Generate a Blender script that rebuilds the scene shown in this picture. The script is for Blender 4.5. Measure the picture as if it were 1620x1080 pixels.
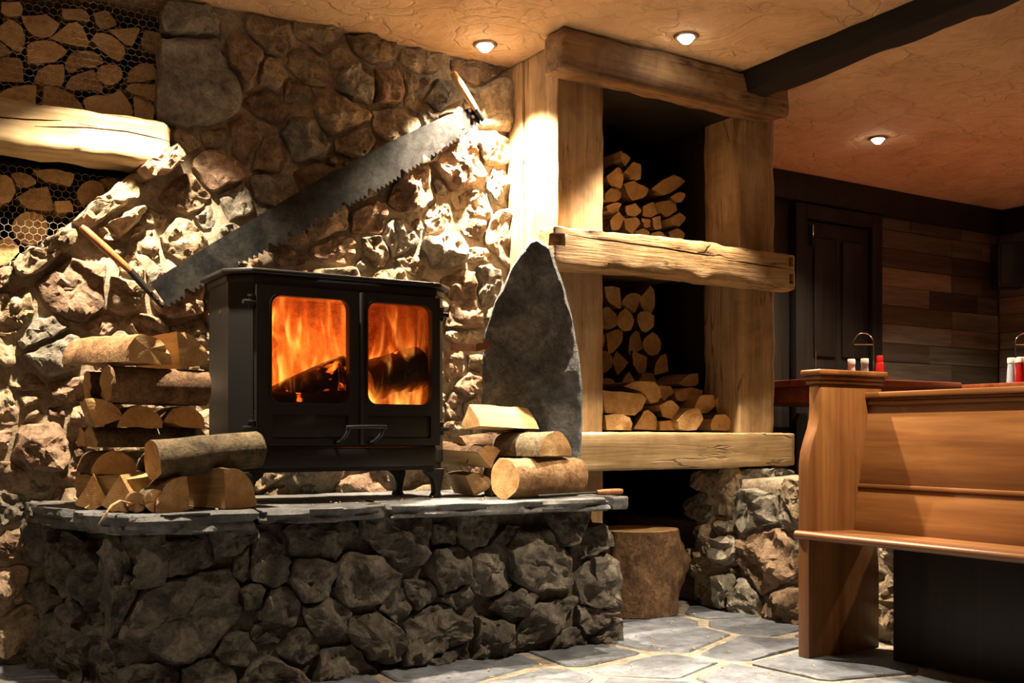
import bpy, bmesh, math, random
from mathutils import Vector, Matrix, noise

# ------------------------------------------------------------------ scene, camera, light
for o in list(bpy.data.objects):
    bpy.data.objects.remove(o, do_unlink=True)
scene = bpy.context.scene
COL = scene.collection
F, CX, HY, CAMH = 1648.0, 810.0, 688.0, 0.80          # focal length and horizon in photo pixels (1620 wide)
YAW = math.radians(31.5)
FX, FY = math.sin(YAW), math.cos(YAW)
cam_d = bpy.data.cameras.new('camera')
cam_d.sensor_width = 36.0
cam_d.lens = F / 1620 * 36
cam_d.shift_y = (HY - 540) / 1620
cam_d.clip_start = 0.05
cam = bpy.data.objects.new('camera', cam_d)
cam.location = (0, 0, CAMH)
cam.rotation_euler = (math.pi / 2, 0, -YAW)
COL.objects.link(cam)
scene.camera = cam

world = bpy.data.worlds.new('night')
scene.world = world
world.use_nodes = True
world.node_tree.nodes['Background'].inputs[0].default_value = (0.02, 0.016, 0.012, 1)
world.node_tree.nodes['Background'].inputs[1].default_value = 0.2

vs = scene.view_settings
vs.view_transform = 'Standard'
vs.look = 'None'
vs.exposure = 0.0
vs.gamma = 1.0
vs.use_curve_mapping = False

CEIL = 2.44
FILL_UPLIGHT = 18           # watts of each unseen wall lamp added to brighten the ceiling
WARM = (1.0, 0.80, 0.56)
# ceiling downlights: x, y, watts, cone degrees, blend, tilt x, tilt y, label
DOWNLIGHTS = [
    (0.76, 3.45, 640, 96, 0.5, 'recessed ceiling downlight above the left log niche beam'),
    (2.19, 3.79, 900, 98, 0.6, 'recessed ceiling downlight with grey rim above the saw handle, nearest the stone wall'),
    (2.85, 3.28, 480, 80, 0.6, 'glaring ceiling downlight in front of the top oak beam'),
    (4.73, 3.85, 280, 115, 0.8, 'glaring ceiling downlight beyond the dark ceiling beam'),
    (2.72, 1.95, 430, 100, 0.6, 'recessed ceiling downlight over the open floor near the pew'),
    (-0.30, 2.35, 130, 90, 0.7, 'recessed ceiling downlight over the floor left of the hearth'),
    (4.60, 1.60, 380, 105, 0.8, 'recessed ceiling downlight over the raised dining floor'),
    (6.10, 3.30, 330, 120, 0.8, 'recessed ceiling downlight by the plank clad side wall'),
    (-0.7, -0.8, 110, 90, 0.8, 'recessed ceiling downlight at the back of the room'),
    (2.10, -0.8, 110, 90, 0.8, 'recessed ceiling downlight behind the camera'),
]

# ------------------------------------------------------------------ helpers
def ray(px, py):
    u = (px - CX) / F
    return Vector((FX + FY * u, FY - FX * u, (HY - py) / F))
def on_y(px, py, Y):
    r = ray(px, py); t = Y / r.y
    return Vector((r.x * t, Y, CAMH + r.z * t))
def on_x(px, py, X):
    r = ray(px, py); t = X / r.x
    return Vector((X, r.y * t, CAMH + r.z * t))

RNG = random.Random(7)
V = Vector

def link(o, parent=None):
    COL.objects.link(o)
    if parent is not None:
        o.parent = parent
    return o
def tag(o, label=None, cat=None, group=None, kind=None):
    if label: o['label'] = label
    if cat: o['category'] = cat
    if group: o['group'] = group
    if kind: o['kind'] = kind
    return o
def empty(name, loc=(0, 0, 0), label=None, cat=None, group=None):
    o = bpy.data.objects.new(name, None)
    o.empty_display_size = 0.05
    o.location = loc
    link(o)
    return tag(o, label, cat, group)
def mesh_obj(name, me, mats, parent=None, loc=None, smooth=False, angle=None):
    if not isinstance(mats, (list, tuple)): mats = [mats]
    for m in mats: me.materials.append(m)
    if smooth:
        me.polygons.foreach_set('use_smooth', [True] * len(me.polygons))
        if angle is not None:
            me.set_sharp_from_angle(angle=math.radians(angle))
    o = bpy.data.objects.new(name, me)
    if loc is not None: o.location = loc
    link(o, parent)
    return o
def from_bm(name, bm, mats, parent=None, loc=None, smooth=False, angle=None):
    bmesh.ops.recalc_face_normals(bm, faces=bm.faces[:])
    me = bpy.data.meshes.new(name)
    bm.to_mesh(me); bm.free()
    return mesh_obj(name, me, mats, parent, loc, smooth, angle)
def from_data(name, vs_, fs_, mats, parent=None, loc=None, smooth=False, angle=None, fix=True):
    me = bpy.data.meshes.new(name)
    me.from_pydata([tuple(v) for v in vs_], [], fs_)
    if fix:
        bm = bmesh.new(); bm.from_mesh(me)
        bmesh.ops.recalc_face_normals(bm, faces=bm.faces[:])
        bm.to_mesh(me); bm.free()
    return mesh_obj(name, me, mats, parent, loc, smooth, angle)

def add_box(bm, x0, x1, y0, y1, z0, z1, bevel=0.0, seg=2, mi=0):
    r = bmesh.ops.create_cube(bm, size=1.0)
    vv = r['verts']
    for v in vv:
        v.co = V(((x0 + x1) / 2 + v.co.x * (x1 - x0), (y0 + y1) / 2 + v.co.y * (y1 - y0), (z0 + z1) / 2 + v.co.z * (z1 - z0)))
    fs = set(f for v in vv for f in v.link_faces)
    for f in fs: f.material_index = mi
    if bevel > 0:
        es = list(set(e for v in vv for e in v.link_edges))
        bmesh.ops.bevel(bm, geom=es, offset=bevel, segments=seg, affect='EDGES', profile=0.5)
def box(name, x0, x1, y0, y1, z0, z1, m, parent=None, bevel=0.0, seg=2, smooth=False):
    bm = bmesh.new()
    c = V(((x0 + x1) / 2, (y0 + y1) / 2, (z0 + z1) / 2)) if parent is None else V((0, 0, 0))
    add_box(bm, x0 - c.x, x1 - c.x, y0 - c.y, y1 - c.y, z0 - c.z, z1 - c.z, bevel, seg)
    return from_bm(name, bm, m, parent, c, smooth or bevel > 0, 40)
def add_tube(bm, pts, rad, n=8, caps=True, mi=0):
    pts = [V(p) for p in pts]
    rads = rad if isinstance(rad, (list, tuple)) else [rad] * len(pts)
    rings = []
    up = V((0, 0, 1))
    for i, p in enumerate(pts):
        d = (pts[min(i + 1, len(pts) - 1)] - pts[max(i - 1, 0)]).normalized()
        a = d.cross(up)
        if a.length < 1e-3: a = d.cross(V((1, 0, 0)))
        a.normalize(); b = d.cross(a).normalized()
        rings.append([bm.verts.new(p + (a * math.cos(2 * math.pi * k / n) + b * math.sin(2 * math.pi * k / n)) * rads[i]) for k in range(n)])
    for i in range(len(rings) - 1):
        for k in range(n):
            f = bm.faces.new((rings[i][k], rings[i][(k + 1) % n], rings[i + 1][(k + 1) % n], rings[i + 1][k]))
            f.material_index = mi
    if caps:
        bm.faces.new(rings[0]).material_index = mi
        bm.faces.new(rings[-1]).material_index = mi
def tube(name, pts, rad, m, parent=None, n=8, smooth=True):
    bm = bmesh.new()
    add_tube(bm, pts, rad, n)
    return from_bm(name, bm, m, parent, None, smooth, 50)
def add_lathe(bm, prof, n=20, c=(0, 0, 0), mi=0):
    rings = []
    for r, z in prof:
        rings.append([bm.verts.new((c[0] + r * math.cos(2 * math.pi * k / n), c[1] + r * math.sin(2 * math.pi * k / n), c[2] + z)) for k in range(n)])
    for i in range(len(rings) - 1):
        for k in range(n):
            bm.faces.new((rings[i][k], rings[i][(k + 1) % n], rings[i + 1][(k + 1) % n], rings[i + 1][k])).material_index = mi
    if prof[0][0] > 1e-5: bm.faces.new(rings[0]).material_index = mi
    if prof[-1][0] > 1e-5: bm.faces.new(rings[-1]).material_index = mi
def lathe(name, prof, m, parent=None, n=20, c=(0, 0, 0)):
    bm = bmesh.new(); add_lathe(bm, prof, n, c)
    return from_bm(name, bm, m, parent, None, True, 40)
def add_prism(bm, pts, axis, a0, a1, mi=0):
    """pts 2D; axis 'x': pts=(y,z), 'y': pts=(x,z), 'z': pts=(x,y)"""
    def mk(p, a):
        return {'x': (a, p[0], p[1]), 'y': (p[0], a, p[1]), 'z': (p[0], p[1], a)}[axis]
    A = [bm.verts.new(mk(p, a0)) for p in pts]
    B = [bm.verts.new(mk(p, a1)) for p in pts]
    n = len(pts)
    bm.faces.new(A).material_index = mi; bm.faces.new(B).material_index = mi
    for i in range(n):
        bm.faces.new((A[i], A[(i + 1) % n], B[(i + 1) % n], B[i])).material_index = mi
def prism(name, pts, axis, a0, a1, m, parent=None, bevel=0.0, smooth=True):
    bm = bmesh.new()
    add_prism(bm, pts, axis, a0, a1)
    if bevel > 0:
        bmesh.ops.recalc_face_normals(bm, faces=bm.faces[:])
        es = [e for e in bm.edges if e.calc_face_angle(0) > 0.5]
        bmesh.ops.bevel(bm, geom=es, offset=bevel, segments=2, affect='EDGES', profile=0.5)
    return from_bm(name, bm, m, parent, None, smooth, 40)
def fbm(p, o=4):
    return noise.fractal(p, 1.0, 2.0, o)

# ------------------------------------------------------------------ materials
def new_mat(name):
    m = bpy.data.materials.new(name); m.use_nodes = True
    nt = m.node_tree
    return m, nt, nt.nodes['Principled BSDF']
def N(nt, t, **kw):
    n = nt.nodes.new(t)
    for k, v in kw.items():
        if k in n.inputs: n.inputs[k].default_value = v
        else: setattr(n, k, v)
    return n
def ramp(nt, fac, stops):
    r = nt.nodes.new('ShaderNodeValToRGB')
    els = r.color_ramp.elements
    while len(els) < len(stops): els.new(0.5)
    for e, (p, c) in zip(els, stops):
        e.position = p; e.color = (c[0], c[1], c[2], 1)
    nt.links.new(fac, r.inputs[0])
    return r.outputs[0]
def coords(nt, scale=(1, 1, 1), rnd=True):
    tc = nt.nodes.new('ShaderNodeTexCoord')
    mp = nt.nodes.new('ShaderNodeMapping')
    mp.inputs['Scale'].default_value = scale
    nt.links.new(tc.outputs['Object'], mp.inputs[0])
    if rnd:
        oi = nt.nodes.new('ShaderNodeObjectInfo')
        mu = N(nt, 'ShaderNodeMath', operation='MULTIPLY'); mu.inputs[1].default_value = 37.0
        nt.links.new(oi.outputs['Random'], mu.inputs[0])
        nt.links.new(mu.outputs[0], mp.inputs['Location'])
        return mp.outputs[0], oi.outputs['Random'], tc.outputs['Object']
    return mp.outputs[0], None, tc.outputs['Object']
def noise_n(nt, vec, scale, detail=4, rough=0.6, dist=0.0):
    n = nt.nodes.new('ShaderNodeTexNoise')
    n.inputs['Scale'].default_value = scale; n.inputs['Detail'].default_value = detail
    n.inputs['Roughness'].default_value = rough; n.inputs['Distortion'].default_value = dist
    nt.links.new(vec, n.inputs['Vector'])
    return n.outputs['Fac']
def mixc(nt, fac, a, b, mode='MIX'):
    m = nt.nodes.new('ShaderNodeMix'); m.data_type = 'RGBA'; m.blend_type = mode
    for s, v in ((0, fac), (6, a), (7, b)):
        if hasattr(v, 'is_output'): nt.links.new(v, m.inputs[s])
        elif s == 0: m.inputs[0].default_value = v
        else: m.inputs[s].default_value = (v[0], v[1], v[2], 1)
    return m.outputs[2]
def bump(nt, bs, h, strength, dist, prev=None):
    b = nt.nodes.new('ShaderNodeBump')
    b.inputs['Strength'].default_value = strength; b.inputs['Distance'].default_value = dist
    nt.links.new(h, b.inputs['Height'])
    if prev is not None: nt.links.new(prev, b.inputs['Normal'])
    nt.links.new(b.outputs[0], bs.inputs['Normal'])
    return b.outputs[0]
def vary(nt, col, rnd, lo=0.75, hi=1.25):
    hsv = nt.nodes.new('ShaderNodeHueSaturation')
    mr = nt.nodes.new('ShaderNodeMapRange'); mr.inputs[3].default_value = lo; mr.inputs[4].default_value = hi
    nt.links.new(rnd, mr.inputs[0]); nt.links.new(mr.outputs[0], hsv.inputs['Value'])
    nt.links.new(col, hsv.inputs['Color'])
    return hsv.outputs[0]

def rock_mat(name, c1, c2, c3, scale=6, rough=0.9, bs_=0.8, bd=0.02, spec=0.2, lo=.75, hi=1.25):
    m, nt, b = new_mat(name)
    v, rnd, ob = coords(nt)
    n1 = noise_n(nt, v, scale, 8, 0.65, 0.6)
    n2 = noise_n(nt, v, scale * 5, 6, 0.7, .4)
    n3 = noise_n(nt, v, scale * 18, 4, 0.7)
    c = ramp(nt, n1, [(0.3, c1), (0.5, c2), (0.72, c3)])
    c = mixc(nt, 0.65, c, ramp(nt, n2, [(0.32, (0.22,) * 3), (0.62, (1.12,) * 3)]), 'MULTIPLY')
    c = mixc(nt, 0.4, c, ramp(nt, n3, [(0.35, (0.4,) * 3), (0.6, (1.1,) * 3)]), 'MULTIPLY')
    c = vary(nt, c, rnd, lo, hi)
    nt.links.new(c, b.inputs['Base Color'])
    b.inputs['Roughness'].default_value = rough
    b.inputs['Specular IOR Level'].default_value = spec
    p = bump(nt, b, n1, bs_, bd)
    p = bump(nt, b, n2, bs_ * 0.9, bd * 0.6, p)
    bump(nt, b, n3, bs_ * 0.7, bd * 0.2, p)
    return m
def wood_mat(name, c1, c2, c3, axis='X', scale=9, rough=0.6, bs_=0.4, bd=0.006, lo=0.85, hi=1.15, spec=0.3, stretch=0.06, crack=0.0, stain=0.0):
    m, nt, b = new_mat(name)
    s = [1, 1, 1]; s['XYZ'.index(axis)] = stretch
    v, rnd, ob = coords(nt, tuple(s))
    n1 = noise_n(nt, v, scale, 5, 0.6, 1.2)
    n2 = noise_n(nt, v, scale * 9, 5, 0.65, 0.3)
    c = ramp(nt, n1, [(0.28, c1), (0.5, c2), (0.72, c3)])
    c = mixc(nt, 0.45, c, ramp(nt, n2, [(0.3, (0.35,) * 3), (0.65, (1.08,) * 3)]), 'MULTIPLY')
    if stain:
        n3 = noise_n(nt, ob, 4.5, 6, 0.65, 0.8)
        c = mixc(nt, stain, c, ramp(nt, n3, [(0.32, (0.22, .17, .12)), (0.56, (1.05,) * 3)]), 'MULTIPLY')
    c = vary(nt, c, rnd, lo, hi)
    p = bump(nt, b, n1, bs_ * 0.5, bd * .8)
    p = bump(nt, b, n2, bs_, bd * .7, p)
    if crack:
        s2 = [1, 1, 1]; s2['XYZ'.index(axis)] = .09
        v2, _, _ = coords(nt, tuple(s2))
        n4 = noise_n(nt, v2, 11, 3, 0.5, .6)
        r4 = ramp(nt, n4, [(.485, (1,) * 3), (.498, (0,) * 3), (.511, (1,) * 3)])
        n5 = noise_n(nt, ob, 3.0, 2, .5)
        msk = ramp(nt, n5, [(.50, (0,) * 3), (.58, (1,) * 3)])
        r4 = mixc(nt, msk, (1, 1, 1), r4)
        c = mixc(nt, crack, c, r4, 'MULTIPLY')
        bump(nt, b, r4, .8, .008, p)
    nt.links.new(c, b.inputs['Base Color'])
    b.inputs['Roughness'].default_value = rough
    b.inputs['Specular IOR Level'].default_value = spec
    return m
def plain(name, c, rough=0.5, metal=0.0, spec=0.5, bumpy=0.0, bscale=60, bd=0.002):
    m, nt, b = new_mat(name)
    v, rnd, ob = coords(nt)
    n1 = noise_n(nt, v, bscale, 4, 0.6)
    c_ = ramp(nt, n1, [(0.3, [x * 0.82 for x in c]), (0.7, [min(1, x * 1.12) for x in c])])
    nt.links.new(c_, b.inputs['Base Color'])
    b.inputs['Roughness'].default_value = rough; b.inputs['Metallic'].default_value = metal
    b.inputs['Specular IOR Level'].default_value = spec
    if bumpy: bump(nt, b, n1, bumpy, bd)
    return m
def emit(name, c, s):
    m = bpy.data.materials.new(name); m.use_nodes = True
    nt = m.node_tree; nt.nodes.remove(nt.nodes['Principled BSDF'])
    e = N(nt, 'ShaderNodeEmission'); e.inputs[0].default_value = (*c, 1); e.inputs[1].default_value = s
    nt.links.new(e.outputs[0], nt.nodes['Material Output'].inputs[0])
    return m

M = {}
M['stone_tan'] = rock_mat('stone_tan', (.16, .115, .07), (.33, .25, .16), (.44, .36, .25))
M['stone_red'] = rock_mat('stone_red', (.15, .09, .06), (.30, .20, .135), (.40, .29, .20))
M['stone_grey'] = rock_mat('stone_grey', (.12, .105, .085), (.25, .225, .18), (.36, .33, .27))
M['stone_brown'] = rock_mat('stone_brown', (.12, .08, .05), (.25, .17, .11), (.37, .28, .19))
M['mortar'] = rock_mat('mortar', (.27, .21, .14), (.38, .31, .22), (.46, .39, .29), scale=5, bs_=0.6)
M['hearth_stone'] = rock_mat('hearth_stone', (.042, .037, .031), (.105, .094, .078), (.20, .178, .148), scale=8, bs_=.8, bd=.02)
M['hearth_mortar'] = rock_mat('hearth_mortar', (.05, .043, .034), (.10, .086, .066), (.17, .15, .12), scale=9, bs_=1.0)
M['slate'] = rock_mat('slate', (.055, .060, .066), (.115, .12, .126), (.20, .205, .205), scale=5, rough=.7, bs_=.5, bd=.012, spec=.35)
M['slate_dark'] = rock_mat('slate_dark', (.035, .04, .045), (.075, .08, .085), (.17, .175, .18), scale=5, rough=.6, bs_=.7, bd=.018, spec=.5)
M['slate_shard'] = rock_mat('slate_shard', (.03, .037, .045), (.115, .13, .145), (.36, .38, .40), scale=7, rough=.55, bs_=1.0, bd=.03, spec=.5)
M['flag'] = rock_mat('flag', (.07, .08, .10), (.12, .135, .165), (.18, .195, .225), scale=3, rough=.65, bs_=.4, bd=.01, spec=.4)
M['floor_mortar'] = rock_mat('floor_mortar', (.18, .155, .12), (.25, .22, .175), (.31, .28, .23), scale=5, bs_=.4)
M['oak'] = wood_mat('oak', (.17, .095, .04), (.36, .22, .10), (.50, .34, .18), 'X', 8, .65, .7, .012, crack=.8, stain=.55)
M['oak_v'] = wood_mat('oak_v', (.20, .12, .055), (.36, .235, .12), (.48, .34, .19), 'Z', 8, .65, .5, .008, crack=.7, stain=.45)
M['oak_pale'] = wood_mat('oak_pale', (.34, .23, .11), (.50, .36, .19), (.60, .46, .27), 'X', 5, .6, .35, .008, crack=.7, stain=.3)
M['oak_old'] = wood_mat('oak_old', (.07, .04, .02), (.24, .14, .065), (.40, .26, .13), 'X', 7, .65, .9, .014, crack=.8, stain=.7)
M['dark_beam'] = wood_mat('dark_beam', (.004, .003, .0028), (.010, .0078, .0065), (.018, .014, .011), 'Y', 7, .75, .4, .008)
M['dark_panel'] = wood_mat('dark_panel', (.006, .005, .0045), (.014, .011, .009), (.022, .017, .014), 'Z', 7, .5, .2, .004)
M['pew'] = wood_mat('pew', (.10, .036, .010), (.20, .080, .023), (.27, .122, .038), 'Y', 6, .38, .12, .002, .95, 1.05, .45)
M['pew_v'] = wood_mat('pew_v', (.095, .034, .009), (.185, .074, .021), (.245, .112, .035), 'Z', 6, .38, .12, .002, .95, 1.05, .45)
M['table'] = wood_mat('table', (.12, .025, .012), (.25, .06, .025), (.34, .10, .04), 'X', 6, .3, .1, .002)
M['platform'] = wood_mat('platform', (.10, .07, .045), (.17, .12, .08), (.23, .165, .11), 'Y', 5, .5, .2, .003)
M['handle'] = wood_mat('handle', (.17, .06, .022), (.28, .11, .04), (.36, .17, .07), 'Z', 20, .45, .15, .002)
M['handle_pale'] = wood_mat('handle_pale', (.30, .17, .06), (.45, .28, .11), (.52, .35, .16), 'Z', 20, .45, .15, .002)
M['bark'] = rock_mat('bark', (.06, .035, .02), (.17, .10, .055), (.30, .19, .10), scale=14, bs_=1.0, bd=.012)
M['bark_pale'] = rock_mat('bark_pale', (.16, .08, .04), (.33, .19, .09), (.45, .30, .16), scale=12, bs_=.9, bd=.01)
M['bark_grey'] = rock_mat('bark_grey', (.07, .055, .035), (.18, .14, .085), (.30, .23, .14), scale=14, bs_=1.0, bd=.012)
M['split'] = wood_mat('split', (.34, .19, .07), (.52, .33, .14), (.64, .45, .22), 'Y', 14, .75, .5, .006, .72, 1.15)
def plank_mat(name, a, b, c):
    return wood_mat(name, a, b, c, 'X', 9, .75, .4, .005, .6, 1.3)
M['plank_a'] = plank_mat('plank_a', (.10, .068, .042), (.18, .13, .082), (.27, .20, .135))
M['plank_b'] = plank_mat('plank_b', (.05, .036, .024), (.09, .066, .046), (.14, .105, .075))
M['plank_c'] = plank_mat('plank_c', (.09, .075, .055), (.17, .145, .11), (.26, .22, .175))
M['iron'] = plain('iron', (.0075, .0076, .0078), .46, 0.0, .4, .15, 220, .0006)
M['iron_side'] = M['iron']
M['steel'] = rock_mat('steel', (.016, .016, .017), (.036, .036, .036), (.075, .073, .068), scale=7, rough=.4, bs_=.06, bd=.002, spec=.6)
M['steel'].node_tree.nodes['Principled BSDF'].inputs['Metallic'].default_value = 0.85
M['chrome'] = plain('chrome', (.75, .72, .66), .12, 1.0)
M['bezel'] = plain('bezel', (.28, .24, .18), .35, .8)
M['copper'] = plain('copper', (.26, .11, .06), .5, .5, .5, .2, 80)
M['white_plastic'] = plain('white_plastic', (.75, .73, .68), .35)
M['paper_blue'] = plain('paper_blue', (.45, .55, .65), .5)
M['paper_brown'] = plain('paper_brown', (.55, .38, .25), .5)
M['ketchup'] = plain('ketchup', (.35, .01, .008), .25)
M['black'] = plain('black', (.008, .008, .008), .6)
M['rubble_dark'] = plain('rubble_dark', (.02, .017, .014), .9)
M['wire'] = plain('wire', (.45, .42, .36), .4, .6)
M['bulb'] = emit('bulb', (1.0, .86, .66), 45.0)
M['ash'] = rock_mat('ash', (.01, .009, .008), (.02, .018, .016), (.04, .036, .032), scale=20)

def end_mat():
    m, nt, b = new_mat('end_grain')
    v, rnd, ob = coords(nt)
    sep = N(nt, 'ShaderNodeSeparateXYZ'); nt.links.new(ob, sep.inputs[0])
    cmb = N(nt, 'ShaderNodeCombineXYZ')
    nt.links.new(sep.outputs[0], cmb.inputs[0]); nt.links.new(sep.outputs[2], cmb.inputs[1])
    w = nt.nodes.new('ShaderNodeTexWave'); w.wave_type = 'RINGS'; w.rings_direction = 'Z'
    w.inputs['Scale'].default_value = 38; w.inputs['Distortion'].default_value = 3.0
    w.inputs['Detail'].default_value = 3; w.inputs['Detail Scale'].default_value = 1.2
    nt.links.new(cmb.outputs[0], w.inputs['Vector'])
    n1 = noise_n(nt, v, 14, 5, .65); n2 = noise_n(nt, v, 90, 4, .7)
    c = ramp(nt, n1, [(.28, (.36, .19, .075)), (.5, (.55, .34, .15)), (.72, (.66, .45, .22))])
    c = mixc(nt, .22, c, ramp(nt, w.outputs['Fac'], [(.2, (.45,) * 3), (.8, (1.1,) * 3)]), 'MULTIPLY')
    c = mixc(nt, .35, c, ramp(nt, n2, [(.3, (.4,) * 3), (.65, (1.08,) * 3)]), 'MULTIPLY')
    c = vary(nt, c, rnd, .68, 1.15)
    nt.links.new(c, b.inputs['Base Color'])
    b.inputs['Roughness'].default_value = .8; b.inputs['Specular IOR Level'].default_value = .2
    p = bump(nt, b, n1, .4, .01); bump(nt, b, n2, .5, .004, p)
    return m
M['end'] = end_mat()

def plaster_mat():
    m, nt, b = new_mat('plaster')
    v, rnd, ob = coords(nt, (1, 1, 1), False)
    n1 = noise_n(nt, v, 1.3, 5, .6, 1.5)
    n2 = noise_n(nt, v, 5, 6, .6, 2.5)
    n3 = noise_n(nt, v, 40, 4, .6)
    c = ramp(nt, n1, [(.3, (.50, .33, .19)), (.5, (.60, .42, .25)), (.7, (.66, .48, .31))])
    c = mixc(nt, .35, c, ramp(nt, n2, [(.3, (.7, .62, .52)), (.55, (1, 1, 1))]), 'MULTIPLY')
    nt.links.new(c, b.inputs['Base Color'])
    b.inputs['Roughness'].default_value = .85; b.inputs['Specular IOR Level'].default_value = .15
    mu = nt.nodes.new('ShaderNodeTexVoronoi'); mu.feature = 'DISTANCE_TO_EDGE'; mu.inputs['Scale'].default_value = 2.2
    dv = nt.nodes.new('ShaderNodeVectorMath'); dv.operation = 'ADD'
    nz = nt.nodes.new('ShaderNodeTexNoise'); nz.inputs['Scale'].default_value = 2.5; nz.inputs['Detail'].default_value = 3
    nt.links.new(v, nz.inputs['Vector']); nt.links.new(v, dv.inputs[0]); nt.links.new(nz.outputs['Color'], dv.inputs[1])
    nt.links.new(dv.outputs[0], mu.inputs['Vector'])
    r = ramp(nt, mu.outputs['Distance'], [(0.0, (0, 0, 0)), (.03, (1, 1, 1))])
    p = bump(nt, b, n2, .7, .035)
    p = bump(nt, b, n3, .2, .005, p)
    bump(nt, b, r, .6, .010, p)
    return m
M['plaster'] = plaster_mat()

def glass_mat():
    m, nt, b = new_mat('stove_glass')
    b.inputs['Base Color'].default_value = (1, .93, .85, 1)
    b.inputs['Roughness'].default_value = .02
    b.inputs['Transmission Weight'].default_value = 1.0
    b.inputs['IOR'].default_value = 1.1
    return m
M['glass'] = glass_mat()

# ------------------------------------------------------------------ stone machinery
def clip_poly(poly, p, n):
    out = []
    for i in range(len(poly)):
        a, b = poly[i], poly[(i + 1) % len(poly)]
        da = (a[0] - p[0]) * n[0] + (a[1] - p[1]) * n[1]
        db = (b[0] - p[0]) * n[0] + (b[1] - p[1]) * n[1]
        if da <= 0: out.append(a)
        if da * db < 0:
            t = da / (da - db)
            out.append((a[0] + (b[0] - a[0]) * t, a[1] + (b[1] - a[1]) * t))
    return out
def resample(poly, n):
    L = [0.0]
    for i in range(len(poly)):
        a, b = poly[i], poly[(i + 1) % len(poly)]
        L.append(L[-1] + math.hypot(b[0] - a[0], b[1] - a[1]))
    tot = L[-1]; out = []; j = 0
    for k in range(n):
        s = tot * k / n
        while L[j + 1] < s: j += 1
        a, b = poly[j], poly[(j + 1) % len(poly)]
        t = (s - L[j]) / max(1e-9, L[j + 1] - L[j])
        out.append((a[0] + (b[0] - a[0]) * t, a[1] + (b[1] - a[1]) * t))
    return out
def smooth_poly(p, k=1):
    for _ in range(k):
        p = [((p[i - 1][0] + 2 * p[i][0] + p[(i + 1) % len(p)][0]) / 4, (p[i - 1][1] + 2 * p[i][1] + p[(i + 1) % len(p)][1]) / 4) for i in range(len(p))]
    return p
def sup(s, d):
    c, sn = math.cos(s[4]), math.sin(s[4])
    a = d[0] * c + d[1] * sn; b = -d[0] * sn + d[1] * c
    return 1 / math.sqrt((a / (s[2] / 2)) ** 2 + (b / (s[3] / 2)) ** 2 + 1e-12)
def stone_outlines(seeds, gap=0.014, grow=1.1, npts=28, expo=4.5, rng=RNG):
    """seeds: (a, b, w, h, angle). Each a rounded block cut back against its neighbours."""
    res = []
    for i, s in enumerate(seeds):
        poly = []
        c, sn = math.cos(s[4]), math.sin(s[4])
        ph = rng.random() * 10
        for k in range(36):
            t = 2 * math.pi * k / 36
            ct, st = math.cos(t), math.sin(t)
            r = (abs(ct) ** expo + abs(st) ** expo) ** (-1 / expo)
            r *= 1 + .16 * noise.noise(V((ct * 1.4 + ph, st * 1.4, i * 3.1)))
            a, b = s[2] / 2 * grow * r * ct, s[3] / 2 * grow * r * st
            poly.append((s[0] + a * c - b * sn, s[1] + a * sn + b * c))
        for j, q in enumerate(seeds):
            if j == i: continue
            dx, dy = q[0] - s[0], q[1] - s[1]
            d = math.hypot(dx, dy)
            if d < 1e-5 or d > 0.8: continue
            u = (dx / d, dy / d)
            ri, rj = sup(s, u), sup(q, u)
            if d > (ri + rj) * 1.5 + .05: continue
            cut = d * ri / (ri + rj) - gap / 2
            poly = clip_poly(poly, (s[0] + u[0] * cut, s[1] + u[1] * cut), u)
            if len(poly) < 3: break
        if len(poly) < 3: res.append(None); continue
        poly = resample(poly, npts)
        ar = abs(sum(poly[k][0] * poly[(k + 1) % npts][1] - poly[(k + 1) % npts][0] * poly[k][1] for k in range(npts))) / 2
        res.append(poly if ar > 0.0006 else None)
    return res
def fill_seeds(seeds, inside, bounds, smin, smax, tries, rng, aspect=(1.1, 2.0)):
    seeds = list(seeds)
    for size in [smax, (smax + smin) / 2, smin]:
        for _ in range(tries):
            a = rng.uniform(bounds[0], bounds[1]); b = rng.uniform(bounds[2], bounds[3])
            if not inside(a, b): continue
            w = size * rng.uniform(.8, 1.25); asp = rng.uniform(*aspect); h = w / asp
            ok = True
            for s in seeds:
                dx, dy = s[0] - a, s[1] - b
                d = math.hypot(dx, dy)
                if d > .6: continue
                if d < 1e-4: ok = False; break
                u = (dx / d, dy / d)
                if d < (sup(s, u) + sup((a, b, w, h, 0), u)) * 0.92: ok = False; break
            if ok: seeds.append((a, b, w, h, rng.uniform(-.25, .25)))
    return seeds
RINGS = [(1.0, None), (1.0, .50), (.975, .80), (.92, .95), (.83, 1.0), (.71, 1.0), (.57, 1.0), (.42, 1.0), (.27, 1.0), (.12, 1.0)]
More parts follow.
